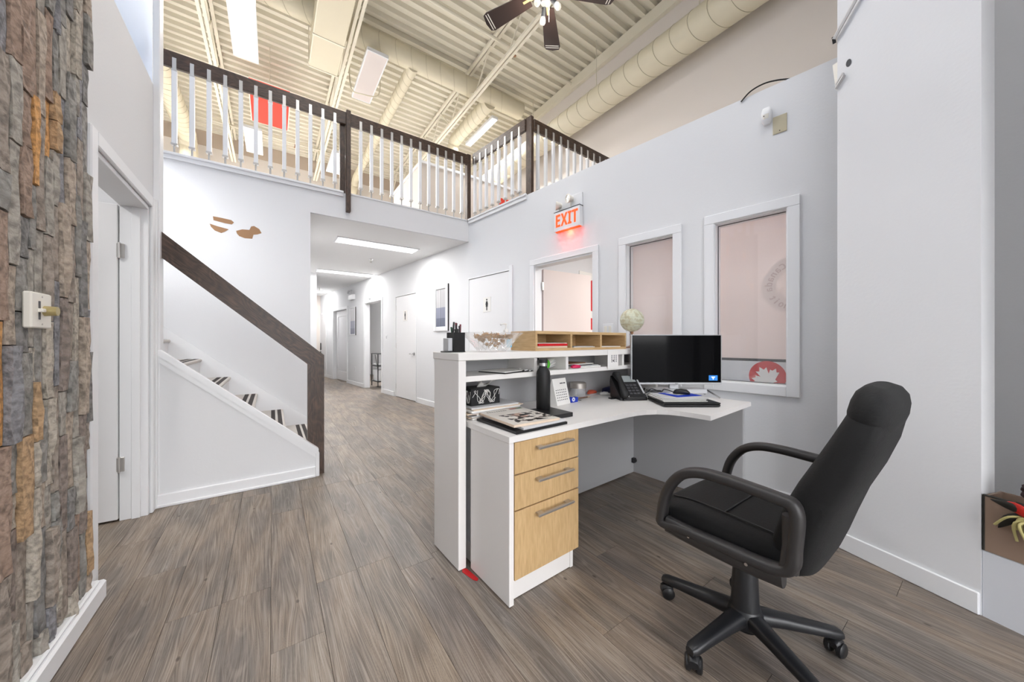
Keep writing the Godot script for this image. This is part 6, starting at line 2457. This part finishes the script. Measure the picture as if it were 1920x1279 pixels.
func build_phone(top: float) -> void:
	var t := thing("desk_phone", "black desk phone with a handset and silver edged keypad", "phone", dk(1.318, 0.335, top), DYAW - deg_to_rad(30))
	# body wedge: local x to the right, z to the front, tilted up at the back
	begin()
	var keep := Basis(Vector3.UP, PI / 2)
	tf = Transform3D(keep, Vector3.ZERO)
	# profile in (z, y): front low, back high
	prism([Vector2(-0.10, 0.0), Vector2(0.07, 0.0), Vector2(0.085, 0.11), Vector2(0.072, 0.155), Vector2(-0.092, 0.02)], -0.085, 0.11)
	fin("body", M.black_plastic, t)
	# sloping face frame: origin on the face
	var f0 := Vector3(0, 0.02, 0.092)
	var f1 := Vector3(0, 0.155, -0.072)
	var up := (f1 - f0).normalized()
	var nrm := Vector3(0, -up.z, up.y)
	if nrm.y < 0:
		nrm = -nrm
	var FB := Basis(Vector3.RIGHT, up, nrm)
	var F := Transform3D(FB, f0)
	begin()
	tf = F
	bx(Vector3(-0.015, 0.145, 0.0), Vector3(0.085, 0.205, 0.004), 0.001)
	fin("display", M.lcd_grey, t, "grey phone display")
	begin()
	tf = F
	for i in 4:
		for j in 3:
			bx(Vector3(-0.005 + j * 0.028, 0.025 + i * 0.026, 0.0), Vector3(0.016 + j * 0.028, 0.042 + i * 0.026, 0.005), 0.0015)
	fin("keypad", M.grey_print, t)
	begin()
	tf = F
	bx(Vector3(-0.026, 0.0, 0.0), Vector3(-0.019, 0.21, 0.006), 0.001)
	bx(Vector3(0.095, 0.03, 0.0), Vector3(0.107, 0.21, 0.006), 0.001)
	fin("silver_edge", M.silver_plastic, t, "silver trim strip")
	begin()
	var hs: Array = []
	for q: Array in [[-0.015, 0.014, 0.012, 0.010], [0.0, 0.022, 0.028, 0.020], [0.035, 0.030, 0.028, 0.022], [0.075, 0.040, 0.021, 0.014], [0.12, 0.044, 0.020, 0.013], [0.165, 0.036, 0.026, 0.020], [0.20, 0.028, 0.028, 0.022], [0.222, 0.018, 0.014, 0.010]]:
		hs.append([F * Vector3(-0.056, q[0], q[1]), FB * Vector3(q[2], 0, 0), FB * Vector3(0, 0, q[3])])
	loft(hs, 18, 0.8)
	fin("handset", M.black_soft, t)
	begin()
	bar(Vector3(-0.06, 0.004, 0.0), Vector3(-0.13, 0.004, 0.02), 0.03, 0.008)
	bx(Vector3(-0.07, 0.0, 0.085), Vector3(0.10, 0.012, 0.11), 0.003)
	fin("foot", M.black_plastic, t)

func build_monitor(top: float) -> void:
	var fw := Vector3(sin(deg_to_rad(35.0)), 0, -cos(deg_to_rad(35.0)))
	var rt := Vector3(cos(deg_to_rad(35.0)), 0, sin(deg_to_rad(35.0)))
	var c := fw * 2.5 + rt * (2.5 * 308.0 / 642.0)
	var m := thing("monitor", "thin framed black widescreen monitor on a silver stand", "monitor", Vector3(c.x, top, c.z), deg_to_rad(YAW))
	var w := 0.329
	var y0 := 0.093
	var y1 := 0.456
	begin()
	bx(Vector3(-w, y0, -0.03), Vector3(w, y1, -0.001), 0.004)
	fin("back_shell", M.silver_plastic, m)
	begin()
	bx(Vector3(-w, y0, 0), Vector3(w, y0 + 0.014, 0.006), 0.002)
	bx(Vector3(-w, y1 - 0.006, 0), Vector3(w, y1, 0.006), 0.002)
	bx(Vector3(-w, y0 + 0.014, 0), Vector3(-w + 0.005, y1 - 0.006, 0.006), 0.001)
	bx(Vector3(w - 0.005, y0 + 0.014, 0), Vector3(w, y1 - 0.006, 0.006), 0.001)
	fin("bezel", M.silver_plastic, m)
	begin()
	bx(Vector3(-w + 0.005, y0 + 0.014, -0.002), Vector3(w - 0.005, y1 - 0.006, 0.002))
	var sc := fin("screen", M.screen_black, m)
	begin()
	bx(Vector3(0.236, y0 + 0.028, 0.002), Vector3(0.300, y0 + 0.066, 0.0028))
	fin("screen_badge", M.screen_blue, sc, "lit blue corner badge")
	begin()
	prism([Vector2(0.254, y0 + 0.056), Vector2(0.282, y0 + 0.056), Vector2(0.282, y0 + 0.052), Vector2(0.254, y0 + 0.052)], 0.0028, 0.0034)
	prism([Vector2(0.258, y0 + 0.049), Vector2(0.278, y0 + 0.049), Vector2(0.270, y0 + 0.042), Vector2(0.270, y0 + 0.036), Vector2(0.266, y0 + 0.034), Vector2(0.266, y0 + 0.042)], 0.0028, 0.0034)
	fin("screen_icon", M.screen_icon, sc)
	text("DELL", 0.010, 0.0008, M.grey_print, m, Vector3(0, y0 + 0.007, 0.0062), "lettering")
	begin()
	bx(Vector3(-0.035, 0.02, -0.055), Vector3(0.035, 0.3, -0.03), 0.004)
	fin("neck", M.silver_plastic, m)
	begin()
	bx(Vector3(-0.2, 0.052, -0.09), Vector3(0.215, 0.06, 0.02), 0.002)
	bx(Vector3(-0.2, 0.030, 0.016), Vector3(0.215, 0.06, 0.02), 0.001)
	bx(Vector3(-0.06, 0.0, -0.09), Vector3(0.06, 0.052, -0.08), 0.002)
	fin("riser_plate", M.silver_plastic, m)
	begin()
	for s: Array in [[0.215, 0.275], [-0.2, -0.255]]:
		bar(Vector3(s[0], 0.055, 0.015), Vector3(s[1], 0.005, 0.075), 0.01, 0.01)
		bar(Vector3(s[0], 0.055, -0.07), Vector3(s[1] * 0.95, 0.005, -0.09), 0.01, 0.01)
	fin("stand_leg", M.chrome, m, "thin chrome stand leg")

func build_small_things() -> void:
	pass
